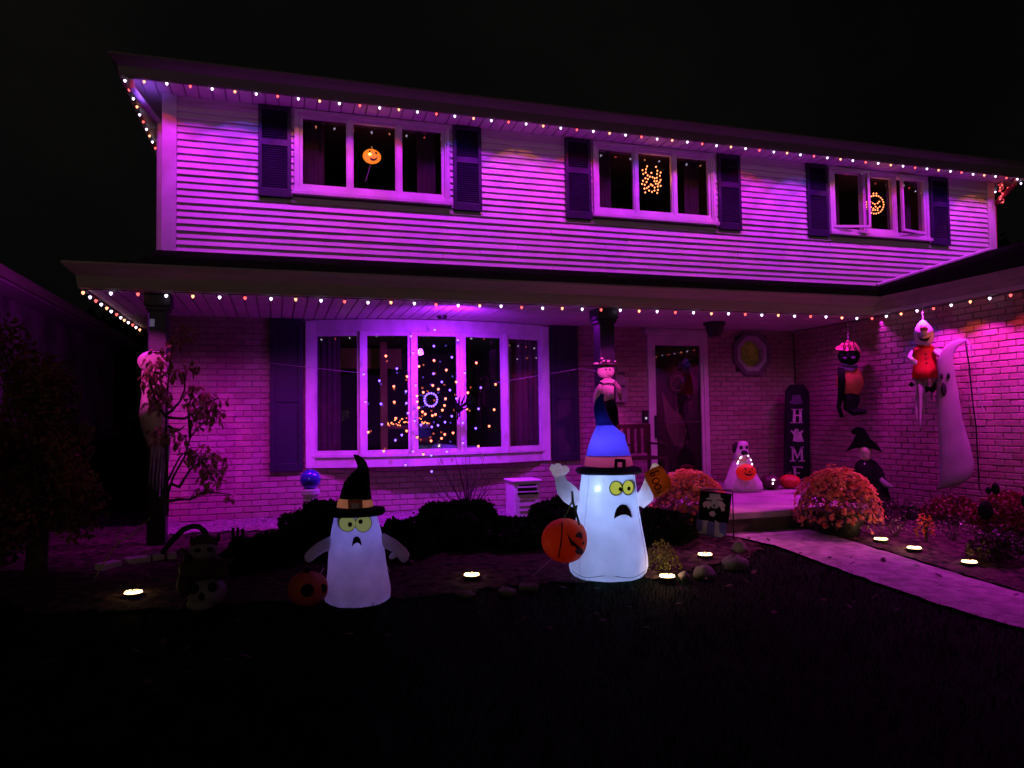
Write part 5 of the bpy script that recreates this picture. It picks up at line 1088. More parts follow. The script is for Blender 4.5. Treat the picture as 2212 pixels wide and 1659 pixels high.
# ghost in a red waistcoat
th, F, kk = hang('hanging_ghost', 'white hanging ghost in a red waistcoat with tattered streamers, under the wing gutter', 'hanging ghost', 1090, 90, 7.32)
rows = [(85, 1088, 1095), (110, 1060, 1122), (140, 1032, 1148), (180, 1012, 1178), (240, 1001, 1196), (300, 1004, 1192), (345, 1018, 1176), (378, 1045, 1150)]
q = B(); q.loft([Q(l, y) for y, l, r_ in rows], [Q(r_, y) for y, l, r_ in rows], .8, F.d, 26); q.build('head', 'sheet', th, smooth=True)
hd = sc.objects[-1] if False else None
kids = [o for o in sc.objects if o.parent == th]; hd = kids[0]
EL('nose', 'pinkstripe', hd, 1098, 200, .125, 42, .03, 38); EL('nose_tip', 'sheet', hd, 1098, 245, .135, 36, .02, 30)
q = B(); q.prism([Q(1035, 275, .135), Q(1060, 300, .145), Q(1100, 310, .15), Q(1140, 300, .145), Q(1165, 275, .135), Q(1140, 325, .145), Q(1100, 332, .15), Q(1060, 320, .145)], F.d, .06); q.build('mouth', 'ink', hd)
for x, y in ((1078, 175), (1118, 178)): EL('eye', 'ink', hd, x, y, .118, 13, .02, 16)
M['redvest'] = mat('red_cloth', (.80, .03, .02), .75, .15, 6, .3, 14, transl=.25)
q = B(); q.tube([Q(1095, 370), Q(1095, 420), Q(1100, 520), Q(1100, 640), Q(1102, 730)], [85*kk, 125*kk, 120*kk, 145*kk, 152*kk], 24, flat=.5); vs_ = q.build('waistcoat', 'redvest', th, smooth=True)
for y in (470, 520, 570): EL('button', 'ink', vs_, 1110, y, .075, 9, .01, 9)
q = B(); q.tube([Q(1000, 430, .02), Q(960, 500, .03), Q(1010, 560, .07), Q(1010, 590, .07)], [35*kk, 50*kk, 48*kk, 25*kk], 12, flat=.6); q.build('arm', 'sheet', th, smooth=True)
q = B(); q.tube([Q(1190, 430, .02), Q(1250, 470, .03), Q(1270, 520, .04), Q(1235, 550, .05)], [40*kk, 58*kk, 52*kk, 25*kk], 12, flat=.6); q.build('arm', 'sheet', th, smooth=True)
rnd = random.Random(2)
for x, L, w_ in ((1000, 480, 26), (1035, 560, 30), (1065, 400, 28), (1100, 300, 24), (1150, 240, 26), (1200, 330, 22)):
    q = B(); t0 = rnd.uniform(0, .05); pts = [Q(x+6*math.sin(k*.9), 735+L*k/6, t0+.015*math.sin(k*1.3)) for k in range(7)]; q.tube(pts, [w_*kk*(1-.12*k) for k in range(7)], 6, flat=.12); q.build('streamer', 'gauze', th, smooth=True) if 'gauze' in M else (M.__setitem__('gauze', mat('gauze', (.6, .5, .6), .9, .2, 10, transl=.4)), q.build('streamer', 'gauze', th, smooth=True))
q = B(); q.prism([Q(1090, 820, .05), Q(1150, 838, .06), Q(1185, 760, .05), Q(1285, 822, .04), Q(1200, 845, .05), Q(1165, 900, .05), Q(1120, 880, .05), Q(1085, 900, .05)], F.d, .03); q.build('black_bow', 'blackcloth', th)
q = B(); q.prism([Q(925, 800, .03), Q(960, 765, .03), Q(985, 800, .03), Q(960, 830, .03)], F.d, .03); q.build('black_bow', 'blackcloth', th)
q = B(); q.tube([Q(1092, 100), Vector((Q(1092, 0).x, Q(1092, 0).y, 2.71))], .004, 5); q.build('hanging_cord', 'thread', th)
# tall ghost on a shepherd's hook
Pg = PG(2105, 1118); F = Fig(Pg); kk = F.k/(4.424*1.1573)
zg = zm(1780, 750, 2.8359); k2 = F.k/(2.8359*1.1573)
def T(x, y, t=0): return F.p(*zg(x, y), t)
th = thing('hooked_ghost_windsock', Pg, 'tall drooping white ghost windsock on a dark hook pole beside the brick wing', 'ghost windsock')
M['nylon'] = mat('white_nylon', (.42, .42, .42), .8, .1, 4, .3, 9, transl=.3)
rows = [((a[0]+(16 if a[1] > 500 else 4), a[1]), (c[0]-(10 if c[1] > 500 else 2), c[1])) for a, c in [((1858, 268), (1864, 290)), ((1815, 266), (1822, 312)), ((1770, 278), (1795, 340)), ((1725, 312), (1780, 375)), ((1690, 365), (1775, 425)), ((1665, 430), (1782, 490)), ((1654, 510), (1795, 560)), ((1650, 600), (1806, 640)), ((1647, 720), (1814, 740)), ((1645, 850), (1826, 850)), ((1644, 960), (1848, 955)), ((1643, 1070), (1870, 1060)), ((1641, 1160), (1882, 1150)), ((1638, 1240), (1875, 1215)), ((1634, 1290), (1850, 1270)), ((1628, 1330), (1780, 1322)), ((1620, 1358), (1680, 1345))]]
q = B(); q.loft([T(*a) for a, _ in rows], [T(*c) for _, c in rows], .42, F.d, 30); q.build('body', 'nylon', th, smooth=True)
for x, y, a_, b2 in ((1697, 533, 10, 21), (1739, 532, 11, 21), (1707, 628, 18, 50)):
    q = B(); q.ell(T(x, y, 74*k2*.42*(.93 if x < 1720 else .97)), (a_*k2, .018, b2*k2), 14, 8, e=F.e, d=F.d); q.build('mouth' if y > 600 else 'eye', 'ink', th, smooth=True)
q = B(); q.tube([T(1898, 1345, -.02), T(1895, 900, -.02), T(1885, 790), T(1880, 700), T(1868, 450), T(1852, 290), T(1838, 272), T(1800, 280)], .008, 7); q.build('hook_pole', 'black', th, smooth=True)
q = B(); q.tube([T(1862, 272), T(1885, 330), T(1885, 420)], [6*k2, 8*k2, 2*k2], 6, flat=.3); q.tube([T(1920, 560), T(1925, 700), T(1942, 795)], [3*k2, 5*k2, 4*k2], 5, flat=.4); q.build('ribbon', 'nylon', th)
# witch behind the right mum
Pw = PY(*z10(480, 1655), -2.15); F = Fig((Pw.x, Pw.y, .2)); kk = F.k/(2.8359*1.1573)
th = thing('witch_figure', (Pw.x, Pw.y, .2), 'witch figure in crooked black hat and cape standing behind the right mum', 'witch figure')
q = B(); q.prism([T.__globals__['F'].p(*zg(x, y), .08) for x, y in ((975, 1075), (1015, 1020), (1050, 950), (1030, 955), (1010, 935), (1030, 910), (1065, 895), (1100, 905), (1125, 950), (1145, 990), (1180, 1020), (1215, 1080), (1150, 1055), (1100, 1042), (1040, 1050))], F.d, .14); q.build('hat', 'blackcloth', th, bevel=.015)
def Wp(x, y, t=0): return F.p(*zg(x, y), t)
q = B(); q.tube([Wp(1105, 1040), Wp(1100, 1075, .01), Wp(1100, 1110, .01), Wp(1105, 1150)], [42*kk, 44*kk, 36*kk, 24*kk], 16); hd = q.build('head', 'burlap', th, smooth=True)
for x in (1088, 1112): q = B(); q.ell(Wp(x, 1082, 43*kk), (5*kk, .006, 5*kk), 8, 5); q.build('eye', 'ink', hd)
q = B(); q.tube([Wp(1105, 1128), Wp(1105, 1150), Wp(1110, 1210), Wp(1125, 1300), Wp(1140, 1420), Wp(1140, 1520)], [30*kk, 70*kk, 105*kk, 115*kk, 125*kk, 135*kk], 20, flat=.6); cp = q.build('cape', 'blackcloth', th, smooth=True)
q = B(); q.ell(Wp(1097, 1165, 75*kk*.62), (8*kk, .01, 14*kk), 10, 6); q.build('brooch', 'trim', cp)
q = B(); q.tube([Wp(1190, 1270, .03), Wp(1230, 1310, .05), Wp(1270, 1320, .05)], [22*kk, 22*kk, 10*kk], 8); q.build('arm', 'nylon', th, smooth=True)
# draped ghoul on the left post
za = zm(280, 820, 2.8612)
Pl = PY(*za(310, 1250), -1.80); F = Fig(Pl); kk = F.k/(2.8612*1.1573)
def A(x, y, t=0): return F.p(*za(x, y), t)
th = thing('draped_ghoul', Pl, 'ragged pale draped ghoul hanging on the left porch post behind the leaves', 'hanging ghoul')
M['ghoul'] = mat('pale_pink_drape', (.72, .46, .55), .85, .15, 6, .4, 14)
q = B(); q.ell(A(290, 240), (105*kk, .10, 80*kk), 22, 14, e=F.e, d=F.d); q.build('head', 'ghoul', th, smooth=True)
q = B(); q.tube([A(295, 260), A(300, 340), A(300, 480), A(290, 620), A(292, 700), A(300, 790), A(308, 880), A(312, 940)], [80*kk, 95*kk, 90*kk, 98*kk, 86*kk, 62*kk, 34*kk, 8*kk], 20, flat=.6); q.build('drape', 'ghoul', th, smooth=True)
rnd = random.Random(5)
for x in (280, 300, 325, 345, 365, 385):
    q = B(); y0, L = 700, rnd.uniform(250, 520); q.tube([A(x+8*math.sin(k), y0+L*k/5, .04+.02*math.sin(k*1.4+x)) for k in range(6)], [14*kk*(1.2-.18*k) for k in range(6)], 6, flat=.3); q.build('tatter', 'gauze', th, smooth=True)
# ================================================================== solar path lights
lens = emat('warm_led_lens', (1, .62, .25), 8, (.6, .6, .5))
first = None
SL = [(288, 1279, 'at the far left of the bed'), (1019, 1241, 'between the two glowing ghosts'), (1523, 1197, 'left of the path under the flag'), (1441, 1244, 'just right of the big ghost'), (1903, 1164, 'right of the path nearest the porch'), (1975, 1183, 'right of the path below orange leaves'), (2094, 1213, 'right of the path furthest from the porch')]
for x, y, where in SL:
    P_ = PG(x, y, .04); P_.z -= .045
    th = thing('solar_disk_light', P_, 'flat round light glowing warm white ' + where, 'path light', 'round solar lights set in the beds')
    c = (P_.x, P_.y, P_.z)
    if first is None:
        q = B(); q.lathe([(.055, 0), (.066, .03), (.066, .040), (.056, .044)], c, 24); a1 = q.build('housing', 'dgrey', th)
        q = B(); q.lathe([(.060, .041), (.056, .052), (.025, .056), (.002, .056)], c, 24, caps=False); a2 = q.build('lens', lens, th, smooth=True)
        q = B()
        for k in range(4): t = k*math.pi/2+.4; q.tube([(c[0]+.012*math.cos(t), c[1]+.012*math.sin(t), c[2]+.058), (c[0]+.060*math.cos(t), c[1]+.060*math.sin(t), c[2]+.052)], .0035, 4)
        q.ell((c[0], c[1], c[2]+.056), (.016, .016, .004), 10, 5); a3 = q.build('lens_ribs', 'dgrey', th)
        q = B(); q.lathe([(.004, -.10), (.010, 0)], c, 8); a4 = q.build('spike', 'black', th); first = (a1, a2, a3, a4)
    else:
        for s_ in first: o = s_.copy(); sc.collection.objects.link(o); o.parent = th
    lamp('solar_glow', 'POINT', (c[0], c[1]+.03, c[2]+.09), 1.4 if x in (1441, 1975) else .3, (1, .65, .28), shadow_soft_size=.04)
# ================================================================== rocks and edging
def rock(name, label, cxp, cyp, wpx, hpx, seed, grp='field stones edging the bed'):
    rnd = random.Random(seed); P_ = PG(cxp, cyp+hpx/2, .02); F_ = Fig(P_); R = wpx/2*F_.k; H = hpx*F_.k
    a1, a2, a3 = [rnd.uniform(0, 6) for _ in range(3)]
    q = B(); q.ell(P_+Vector((0, 0, H*.25)), (R, R*.75, H*.75), 18, 12, fn=lambda a, ph: 1+.10*math.sin(2*a+a1)+.07*math.sin(3*a+a2+ph*2)+.05*math.sin(5*ph+a3), e=F_.e, d=F_.d)
    o = q.build(name, 'stone', None, smooth=True); return tag(o, label, 'stone', grp)
for i, (x, y, w_, h_, l_) in enumerate([(1095, 1275, 40, 12, 'flat grey stone in the lawn edge left of the big ghost'), (1142, 1265, 42, 12, 'second flat stone, touching the shrub shade left of the big ghost'), (1007, 1281, 44, 10, 'faint flat stone below the light between the ghosts'),
        (1478, 1242, 26, 14, 'small stone just right of the lowest disk light'), (1520, 1232, 50, 20, 'large rounded stone on the bed edge below the garden flag'), (1588, 1212, 52, 22, 'pale angular stone at the corner of bed and path'), (1598, 1178, 34, 20, 'upright stone at the path edge, above the pale angular one')]):
    rock('field_stone', l_, x, y, w_, h_, 20+i)
M['edge'] = mat('edging_block', (.42, .34, .38), .9, .15, 6, .5, 30)
for x0, y0, x1, y1, l_ in ((222, 1222, 265, 1213, 'left end block of the bed edging by the left post'), (277, 1210, 327, 1203, 'middle pale block of the edging by the left post'), (330, 1202, 356, 1199, 'short block next to the middle edging block'), (363, 1199, 382, 1197, 'right end block of the edging by the left post')):
    a, c = PG(x0, y0, .05), PG(x1, y1, .05); U = (c-a).normalized(); N = Vector((U.y, -U.x, 0)); L = (c-a).length
    q = B(); q.fbox(a, U, (0, 0, 1), N, 0, L, -.08, .012, -.10, 0); tag(q.build('edging_block', 'edge', None, bevel=.01), l_, 'edging', 'pale edging blocks')
# ================================================================== vegetation
def leafcloud(name, m, par, pts, size, seed, asp=.5, up=0.0):
    r_ = np.random.RandomState(seed); n = len(pts); pts = np.asarray(pts); u = r_.normal(size=(n, 3)); u[:, 2] += up; u /= np.linalg.norm(u, axis=1)[:, None]
    t = r_.normal(size=(n, 3)); v = np.cross(u, t); v /= np.linalg.norm(v, axis=1)[:, None]; s_ = (size*r_.uniform(.6, 1.3, n))[:, None]
    V = np.stack([pts-u*s_, pts+v*s_*asp-u*s_*.1, pts+u*s_, pts-v*s_*asp-u*s_*.1], 1).reshape(-1, 3)
    org = np.array(ORG[par.name]) if par else 0
    me = bpy.data.meshes.new(name); me.from_pydata((V-org).tolist(), [], np.arange(4*n).reshape(n, 4).tolist()); me.materials.append(M[m])
    o = bpy.data.objects.new(name, me); sc.collection.objects.link(o)
    if par: o.parent = par
    return tag(o, kind='stuff')
def boxwood(label, cxp, cyp_top, wpx, gy, seed, hscale=1, grp='dark clipped shrubs in front of the house'):
    """mound whose foot is at world y = gy, top at pixel cyp_top"""
    rs = np.random.RandomState(seed); top = PY(cxp, cyp_top, gy); gz = ground_z(top.x, gy); H = top.z-gz; F_ = Fig((top.x, gy, gz)); R = wpx/2*F_.k
    th = thing('boxwood_shrub', (top.x, gy, gz), label, 'shrub', grp); n = int(9000*min(1.6, R*H/.25))
    d = rs.normal(size=(n, 3)); d[:, 2] = np.abs(d[:, 2]); d /= np.linalg.norm(d, axis=1)[:, None]
    ph = rs.uniform(0, 6, 6); bumps = 1+.07*np.sin(d[:, 0]*7+ph[0])*np.sin(d[:, 1]*6+ph[1])+.06*np.sin(d[:, 2]*9+ph[2]+d[:, 0]*5)
    rr = rs.uniform(.80, 1.0, n)**.5*bumps + rs.exponential(.012, n); flat = np.sign(d[:, 2])*np.abs(d[:, 2])**.75
    pts = np.stack([top.x+d[:, 0]*R*rr, gy+d[:, 1]*R*.8*rr, gz+flat*H*.97*rr+.02], 1)
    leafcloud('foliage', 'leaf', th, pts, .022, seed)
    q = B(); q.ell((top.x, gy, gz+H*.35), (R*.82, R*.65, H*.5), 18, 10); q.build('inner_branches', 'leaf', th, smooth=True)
    q = B(); q.tube([(top.x, gy, gz-.05), (top.x, gy, gz+H*.4)], .03, 6); q.build('stem', 'bark', th); return th
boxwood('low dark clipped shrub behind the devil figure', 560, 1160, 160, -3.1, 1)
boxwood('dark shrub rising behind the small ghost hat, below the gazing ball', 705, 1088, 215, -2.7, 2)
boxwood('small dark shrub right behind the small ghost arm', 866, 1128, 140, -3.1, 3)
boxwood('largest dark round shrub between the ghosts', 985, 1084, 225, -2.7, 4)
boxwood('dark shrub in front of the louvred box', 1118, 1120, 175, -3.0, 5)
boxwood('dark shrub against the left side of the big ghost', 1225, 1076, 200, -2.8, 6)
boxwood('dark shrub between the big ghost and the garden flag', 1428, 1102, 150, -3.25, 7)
boxwood('low shrub on the left, beyond the edging blocks', 250, 1235, 120, -2.0, 8) if False else None
# low plant lit by the solar light right of the big ghost
P_ = PG(1437, 1232); rs = np.random.RandomState(3)
th = thing('low_yellow_plant', P_, 'low fine-leaved plant lit yellow by the disk light right of the big ghost', 'plant')
a = rs.uniform(0, 6.28, 900); r_ = rs.uniform(0, 1, 900)**.5*.16; h = (1-(r_/.17)**2)*.17*rs.uniform(.5, 1, 900)
M['yleaf'] = mat('yellow_green_leaf', (.22, .22, .03), .6, .3, 9, transl=.3)
leafcloud('leaves', 'yleaf', th, np.stack([P_.x+r_*np.cos(a), P_.y+r_*np.sin(a)+.05, P_.z+h*1.5], 1), .012, 4)
q = B()
for k in range(24): t = random.uniform(0, 6.28); q.tube([(P_.x, P_.y+.05, P_.z-.02), (P_.x+.10*math.cos(t), P_.y+.05+.10*math.sin(t), P_.z+random.uniform(.08, .15))], .002, 4)
tag(q.build('stems', 'bark', th), kind='stuff')
# leafless twiggy shrub under the bow window
P_ = PY(1010, 1125, -1.35); P_.z = .2
th = thing('bare_twig_shrub', P_, 'leafless shrub with fine upright twigs below the bow window', 'shrub')
rnd = random.Random(8)
for k in range(26):
    t = rnd.uniform(-1.1, 1.1); L = rnd.uniform(.35, .75); d_ = Vector((math.sin(t), rnd.uniform(-.35, .35), math.cos(t)*1.1)).normalized(); p0 = P_+Vector((rnd.uniform(-.04, .04), 0, .12)); p1 = p0+d_*L*.5; p2 = p0+d_*L+Vector((rnd.uniform(-.03, .03), 0, .05))
    q = B(); q.tube([p0, p1, p2], [.007, .005, .002], 5)
    if k % 2: q.tube([p1, p1+(d_+Vector((.5, 0, .2))).normalized()*L*.35], [.003, .001], 4)
    q.build('twig', 'bark', th)
# leggy broad-leaved shrub against the left brick wall
P_ = PY(372, 1150, -2.05); P_.z = ground_z(P_.x, P_.y)
th = thing('leggy_shrub', P_, 'tall leggy shrub with drooping reddish leaves in front of the left brick wall', 'shrub')
rnd = random.Random(12); YS = -2.05
def ps(x, y, dy=0): return PY(*za(x, y), YS+dy)
br = [[(395, 1340), (400, 1180), (440, 1060), (520, 920), (560, 780), (620, 710), (700, 640)], [(400, 1180), (395, 1100), (480, 930), (520, 890)], [(560, 780), (550, 650), (545, 560), (580, 480)], [(395, 1300), (390, 900), (385, 700), (390, 560), (400, 400), (420, 200), (440, 130), (520, 60)],
      [(400, 1240), (480, 1225), (560, 1225), (660, 1170), (760, 1180), (850, 1190)], [(420, 1110), (480, 1140), (560, 1010), (640, 950), (740, 900)], [(385, 620), (430, 590), (490, 520), (520, 440), (520, 330)], [(390, 640), (330, 560), (280, 420), (250, 300)], [(400, 700), (470, 740), (520, 700)], [(400, 640), (520, 650), (640, 560), (760, 500)], [(640, 950), (700, 1040), (740, 1100)]]
q0 = B()
for b_ in br:
    pts = [ps(x, y, .12*math.sin(i+x*.01)) for i, (x, y) in enumerate(b_)]; q = B(); q.tube(pts, [.013*(1-.75*i/(len(pts)-1))+.002 for i in range(len(pts))], 6); q.build('branch', 'bark', th)
q = B(); L_ = .038
def leaf_mesh(L, Wd): 
    q = B(); q.add([(0, 0, 0), (L*.35, Wd*.5, -.004), (L*.75, Wd*.42, -.012), (L, 0, -.02), (L*.75, -Wd*.42, -.012), (L*.35, -Wd*.5, -.004), (L*.4, 0, .004), (L*.75, 0, -.004)], [(0, 6, 1), (0, 5, 6), (1, 6, 7, 2), (6, 5, 4, 7), (2, 7, 3), (7, 4, 3)]); return q
lf = leaf_mesh(.068, .036); src = []
clus = [(540, 30, 60, 22), (450, 90, 45, 12), (330, 230, 90, 32), (300, 370, 90, 38), (330, 500, 90, 34), (450, 330, 60, 16), (560, 260, 60, 12), (600, 500, 90, 34), (680, 560, 90, 38), (640, 640, 80, 26), (760, 620, 60, 10), (660, 920, 90, 34), (740, 980, 90, 28), (700, 1080, 80, 24), (560, 920, 60, 14), (430, 760, 70, 20), (480, 800, 50, 10), (330, 760, 70, 18), (820, 500, 20, 2), (850, 1190, 30, 4), (640, 1150, 60, 8)]
src = None; cnt = 0; extra = B()
for cx, cyy, rad, n in clus:
    for _ in range(int(n*1.8)):
        a, r_ = rnd.uniform(0, 6.28), 1.15*rad*math.sqrt(rnd.random()); p = ps(cx+r_*math.cos(a), cyy+r_*math.sin(a), rnd.uniform(-.22, .22))
        if cnt < 298:
            if src is None: src = lf.build('leaf', 'leaf2', th); [setattr(v_, 'co', v_.co+ORG[th.name]) for v_ in src.data.vertices]; o = src
            else: o = src.copy(); sc.collection.objects.link(o)
            o.location = p-ORG[th.name]; o.rotation_euler = (rnd.uniform(-.9, .9), rnd.uniform(.1, 1.3), rnd.uniform(0, 6.28)); s_ = rnd.uniform(.65, 1.25); o.scale = (s_, s_, s_); cnt += 1
        else:
            R = Matrix.Rotation(rnd.uniform(0, 6.28), 3, 'Z') @ Matrix.Rotation(rnd.uniform(.1, 1.3), 3, 'Y'); extra.add([p+R @ Vector(v_) for v_ in lf.v], lf.f)
tag(extra.build('far_leaves', 'leaf2', th), kind='stuff')
# bent bare sapling by the left solar light
q = B(); zb2 = zm(200, 1150, 3.687)
P_ = PG(*zb2(120, 1130)); th = thing('bent_sapling', P_, 'thin bare forked sapling leaning right at the lower left', 'sapling'); F = Fig(P_)
q.tube([F.p(*zb2(*t)) for t in ((120, 1130), (170, 1020), (240, 900), (318, 790))], [.008, .007, .006, .006], 6)
q.tube([F.p(*zb2(*t)) for t in ((318, 790), (440, 715), (540, 620), (600, 570))], [.006, .005, .004, .003], 6); q.tube([F.p(*zb2(*t)) for t in ((318, 790), (312, 700), (350, 600))], [.004, .003, .002], 6)
tag(q.build('stem', mat('pale_bark', (.22, .15, .12), .9, .2, 9), th, smooth=True))
# dense dark tree at the left
def tree(name, label, base, H, R, seed, m, n, size, trunk=.09, grp=None, z0=.25):
    rs = np.random.RandomState(seed); th = thing(name, base, label, 'tree', grp); bx_, by_, bz = base; rnd = random.Random(seed)
    q = B(); q.tube([(bx_, by_, bz-.1), (bx_+.05, by_, bz+H*.3), (bx_-.03, by_, bz+H*.75)], [trunk, trunk*.7, trunk*.2], 9); q.build('trunk', 'bark', th, smooth=True)
    q = B(); cl = []
    for k in range(16):
        t = rnd.uniform(0, 6.28); h = rnd.uniform(z0, .9); rr = R*rnd.uniform(.35, .8)*math.sin(math.pi*min(.95, max(.15, h)))**.6; e_ = (bx_+rr*math.cos(t), by_+rr*math.sin(t), bz+H*h); q.tube([(bx_, by_, bz+H*h*.7), ((bx_+e_[0])/2, (by_+e_[1])/2, bz+H*h*.82), e_], [trunk*.3, trunk*.2, trunk*.06], 6); cl.append(e_)
    q.build('limbs', 'bark', th)
    pts = []
    for e_ in cl: m_ = n//len(cl); g_ = rs.normal(size=(m_, 3)); g_ /= np.linalg.norm(g_, axis=1)[:, None]; pts.append(np.array(e_)+g_*(rs.uniform(0, 1, m_)**.4)[:, None]*np.array([R*.42, R*.42, H*.13]))
    leafcloud('crown', m, th, np.concatenate(pts), size, seed); return th
P_ = PG(215, 1235); tree('dark_tree', 'dense dark reddish-leaved tree between the neighbouring house and the porch', (-1.85, -2.75, .15), 2.15, .55, 31, 'leaf3', 9000, .028)
tree('dark_tree', 'lower dark leafy tree at the far left edge, nearest the camera', (-2.35, -2.9, .1), 1.5, .6, 32, 'leaf3', 7000, .028, .05)
for i, (x, y, h, R, l_) in enumerate([(19, 5.5, 6.3, 2.2, 'dark tree silhouette behind the right end of the house'), (23, 9, 7.0, 2.8, 'dark farther tree at the right edge of the photo')]):
    tree('night_tree', l_, (x, y, 0), h, R, 40+i, 'leaf', 5000, .13, .2)
# hedge row on the left
th = thing('hedge', (-2.9, -1.0, .05), 'low dark hedge along the left edge below the neighbouring wall', 'hedge')
rs = np.random.RandomState(9); n = 12000
pts = np.stack([rs.uniform(-3.1, -2.45, n), rs.uniform(-3.6, 5, n), rs.uniform(.05, 1.32, n)], 1); pts[:, 0] += .1*np.sin(pts[:, 1]*3); pts[:, 2] *= 1+.08*np.sin(pts[:, 1]*5)
leafcloud('foliage', 'leaf', th, pts, .03, 9)
q = B(); q.box(-3.0, -2.55, -3.5, 4.9, .0, 1.22); q.build('inner_branches', 'leaf', th)
# far dark wood all round the back
rs = np.random.RandomState(10); n = 26000; aa = rs.uniform(math.radians(-10), math.radians(190), n); rr = rs.uniform(42, 50, n); hh = (6+1.6*np.sin(aa*11)+1.1*np.sin(aa*29+1))*rs.uniform(0, 1, n)**.6
o = leafcloud('far_trees', 'leaf', None, np.stack([rr*np.cos(aa), rr*np.sin(aa)-5, hh], 1), .75, 10); o['label'] = 'black line of trees far behind the houses'; o['category'] = 'trees'
# ---- right bed plants
def perennial(name, label, x, y, w_, hpx, seed, m, n, size, cat='plant', grp=None, asp=.7):
    P_ = PG(x, y); F_ = Fig(P_); R = w_/2*F_.k; H = hpx*F_.k; rs = np.random.RandomState(seed); th = thing(name, P_, label, cat, grp)
    a = rs.uniform(0, 6.28, n); r_ = rs.uniform(0, 1, n)**.5; h = H*np.sqrt(1-r_**2*.8)*rs.uniform(.35, 1, n)
    leafcloud('leaves', m, th, np.stack([P_.x+R*r_*np.cos(a), P_.y+R*r_*np.sin(a)*.8, P_.z+h], 1), size, seed, asp)
    q = B(); rnd = random.Random(seed)
    for _ in range(18): t = rnd.uniform(0, 6.28); rr = rnd.random()*R*.8; q.tube([(P_.x, P_.y, P_.z-.02), (P_.x+rr*.5*math.cos(t), P_.y+rr*.5*math.sin(t), P_.z+H*.4), (P_.x+rr*math.cos(t), P_.y+rr*math.sin(t), P_.z+H*.75)], .003, 4)
    tag(q.build('stems', 'bark', th), kind='stuff'); return th
M['pinkleaf'] = mat('glossy_pale_leaf', (.28, .17, .18), .3, .4, 20, transl=.3); M['orleaf'] = mat('orange_leaf', (.60, .18, .04), .5, .3, 9, transl=.4); M['redleaf'] = mat('dark_red_leaf', (.16, .012, .014), .6, .4, 5, transl=.2); M['darkleaf'] = mat('plum_leaf', (.05, .012, .022), .6, .4, 5, transl=.2)
perennial('bedding_plant', 'small plant with pale glossy leaves behind the nearest porch-side disk light', 1935, 1160, 90, 50, 51, 'pinkleaf', 120, .014)
perennial('bedding_plant', 'plant with glowing orange leaves above the middle right disk light', 2000, 1172, 45, 70, 52, 'orleaf', 130, .016)
perennial('bedding_plant', 'plant with pinkish round leaves left of the red bush', 1960, 1120, 110, 50, 53, 'pinkleaf', 110, .017)
perennial('bedding_plant', 'plant with scattered pale leaves right of the orange-leaved plant', 2060, 1170, 120, 60, 54, 'pinkleaf', 90, .015)
perennial('red_bush', 'dark red bush under the tail of the hooked ghost', 2055, 1128, 130, 62, 55, 'redleaf', 1800, .018, 'bush')
perennial('red_bush', 'broad dark red bush at the right edge of the photo', 2185, 1155, 170, 95, 56, 'redleaf', 3500, .022, 'bush')
perennial('bedding_plant', 'dark plum-leaved plant in front of the broad red bush', 2160, 1215, 140, 70, 57, 'darkleaf', 1500, .02)
perennial('bedding_plant', 'small pale-leaved sprig right of the last disk light', 2122, 1212, 30, 44, 58, 'pinkleaf', 24, .018)
perennial('bedding_plant', 'dark low planting behind the right mum pot', 1885, 1128, 120, 60, 59, 'darkleaf', 900, .018)
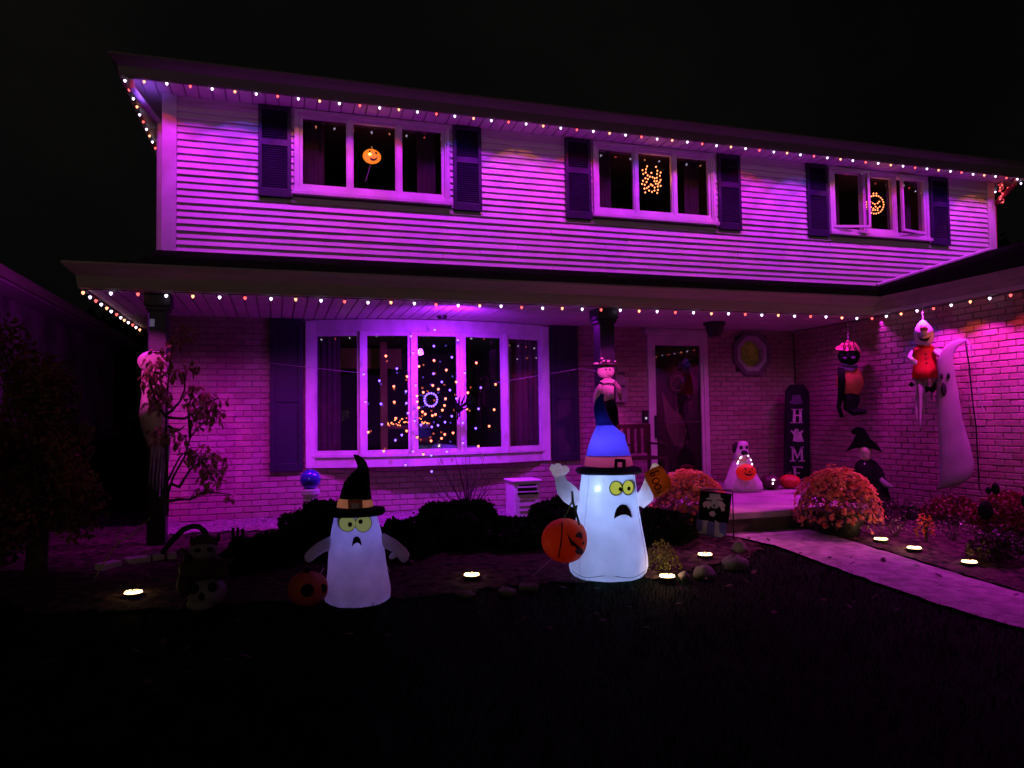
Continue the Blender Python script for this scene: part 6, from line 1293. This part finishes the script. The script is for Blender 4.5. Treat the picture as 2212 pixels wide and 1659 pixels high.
# upright seed heads
th = thing('seed_head_plant', PG(2140, 1165), 'tall stems with big dark oval seed heads right of the hooked ghost', 'plant'); F = Fig(PG(2140, 1165))
for x, y, a_, b2 in ((2133, 1103, 15, 21), (2153, 1056, 8, 13), (2206, 1079, 9, 14), (2140, 1060, 6, 8)):
    q = B(); q.ell(F.p(x, y), (a_*F.k, a_*F.k*.8, b2*F.k), 12, 8, e=F.e, d=F.d); q.build('seed_head', 'blackcloth', th, smooth=True); q = B(); q.tube([F.p(x, y+b2), F.p((x*2+2150)/3, 1140), F.p(2150, 1165)], .004, 5); q.build('stem', 'bark', th)
# grass blades near the house and the ghosts
rs = np.random.RandomState(77); n = 42000
X = rs.uniform(-5, 7, n); Y = rs.uniform(-8.6, -3.6, n)
keep = np.array([not inpoly(x, y, bedL) and not (pathx(y)[0]-.03 < x < 9.9) for x, y in zip(X, Y)])
X, Y = X[keep], Y[keep]; n = len(X); h = rs.uniform(.03, .07, n); a = rs.uniform(0, 6.28, n); Z = np.array([ground_z(x, y) for x, y in zip(X, Y)])
V = np.stack([np.stack([X-.003*np.cos(a), Y-.003*np.sin(a), Z], 1), np.stack([X+.003*np.cos(a), Y+.003*np.sin(a), Z], 1), np.stack([X+rs.normal(0, .018, n), Y+rs.normal(0, .018, n), Z+h], 1)], 1).reshape(-1, 3)
me = bpy.data.meshes.new('grass_blades'); me.from_pydata(V.tolist(), [], np.arange(3*n).reshape(n, 3).tolist()); me.materials.append(M['grass'])
o = bpy.data.objects.new('grass_blades', me); sc.collection.objects.link(o); tag(o, 'short dark lawn grass around the bed and ghosts', 'grass', None, 'stuff')


# fallen leaves scattered on the lawn, bed and path
M['fallen'] = mat('fallen_leaf', (.06, .03, .015), .8, .4, 30)
rs = np.random.RandomState(5); n = 170; X = rs.uniform(-2, 5.3, n); Y = rs.uniform(-5.6, -2.6, n)
b = B()
for x, y in zip(X, Y):
    if x > 3.9 and y > -3.2: continue
    z_ = ground_z(x, y)+(.03 if pathx(y)[0] < x < 5.2 else .035); R_ = Matrix.Rotation(random.uniform(0, 6.28), 3, 'Z') @ Matrix.Rotation(random.uniform(-.5, .5), 3, 'X'); s_ = random.uniform(.02, .04)
    b.add([Vector((x, y, z_))+R_ @ Vector(v_)*s_ for v_ in ((0, -1, 0), (.6, -.2, .15), (.25, .9, .1), (-.3, .8, .2), (-.6, -.1, .1))], [(0, 1, 2, 3, 4)])
tag(b.build('fallen_leaves', 'fallen', None), 'scattered dry fallen leaves on the lawn and path', 'leaves', None, 'stuff')
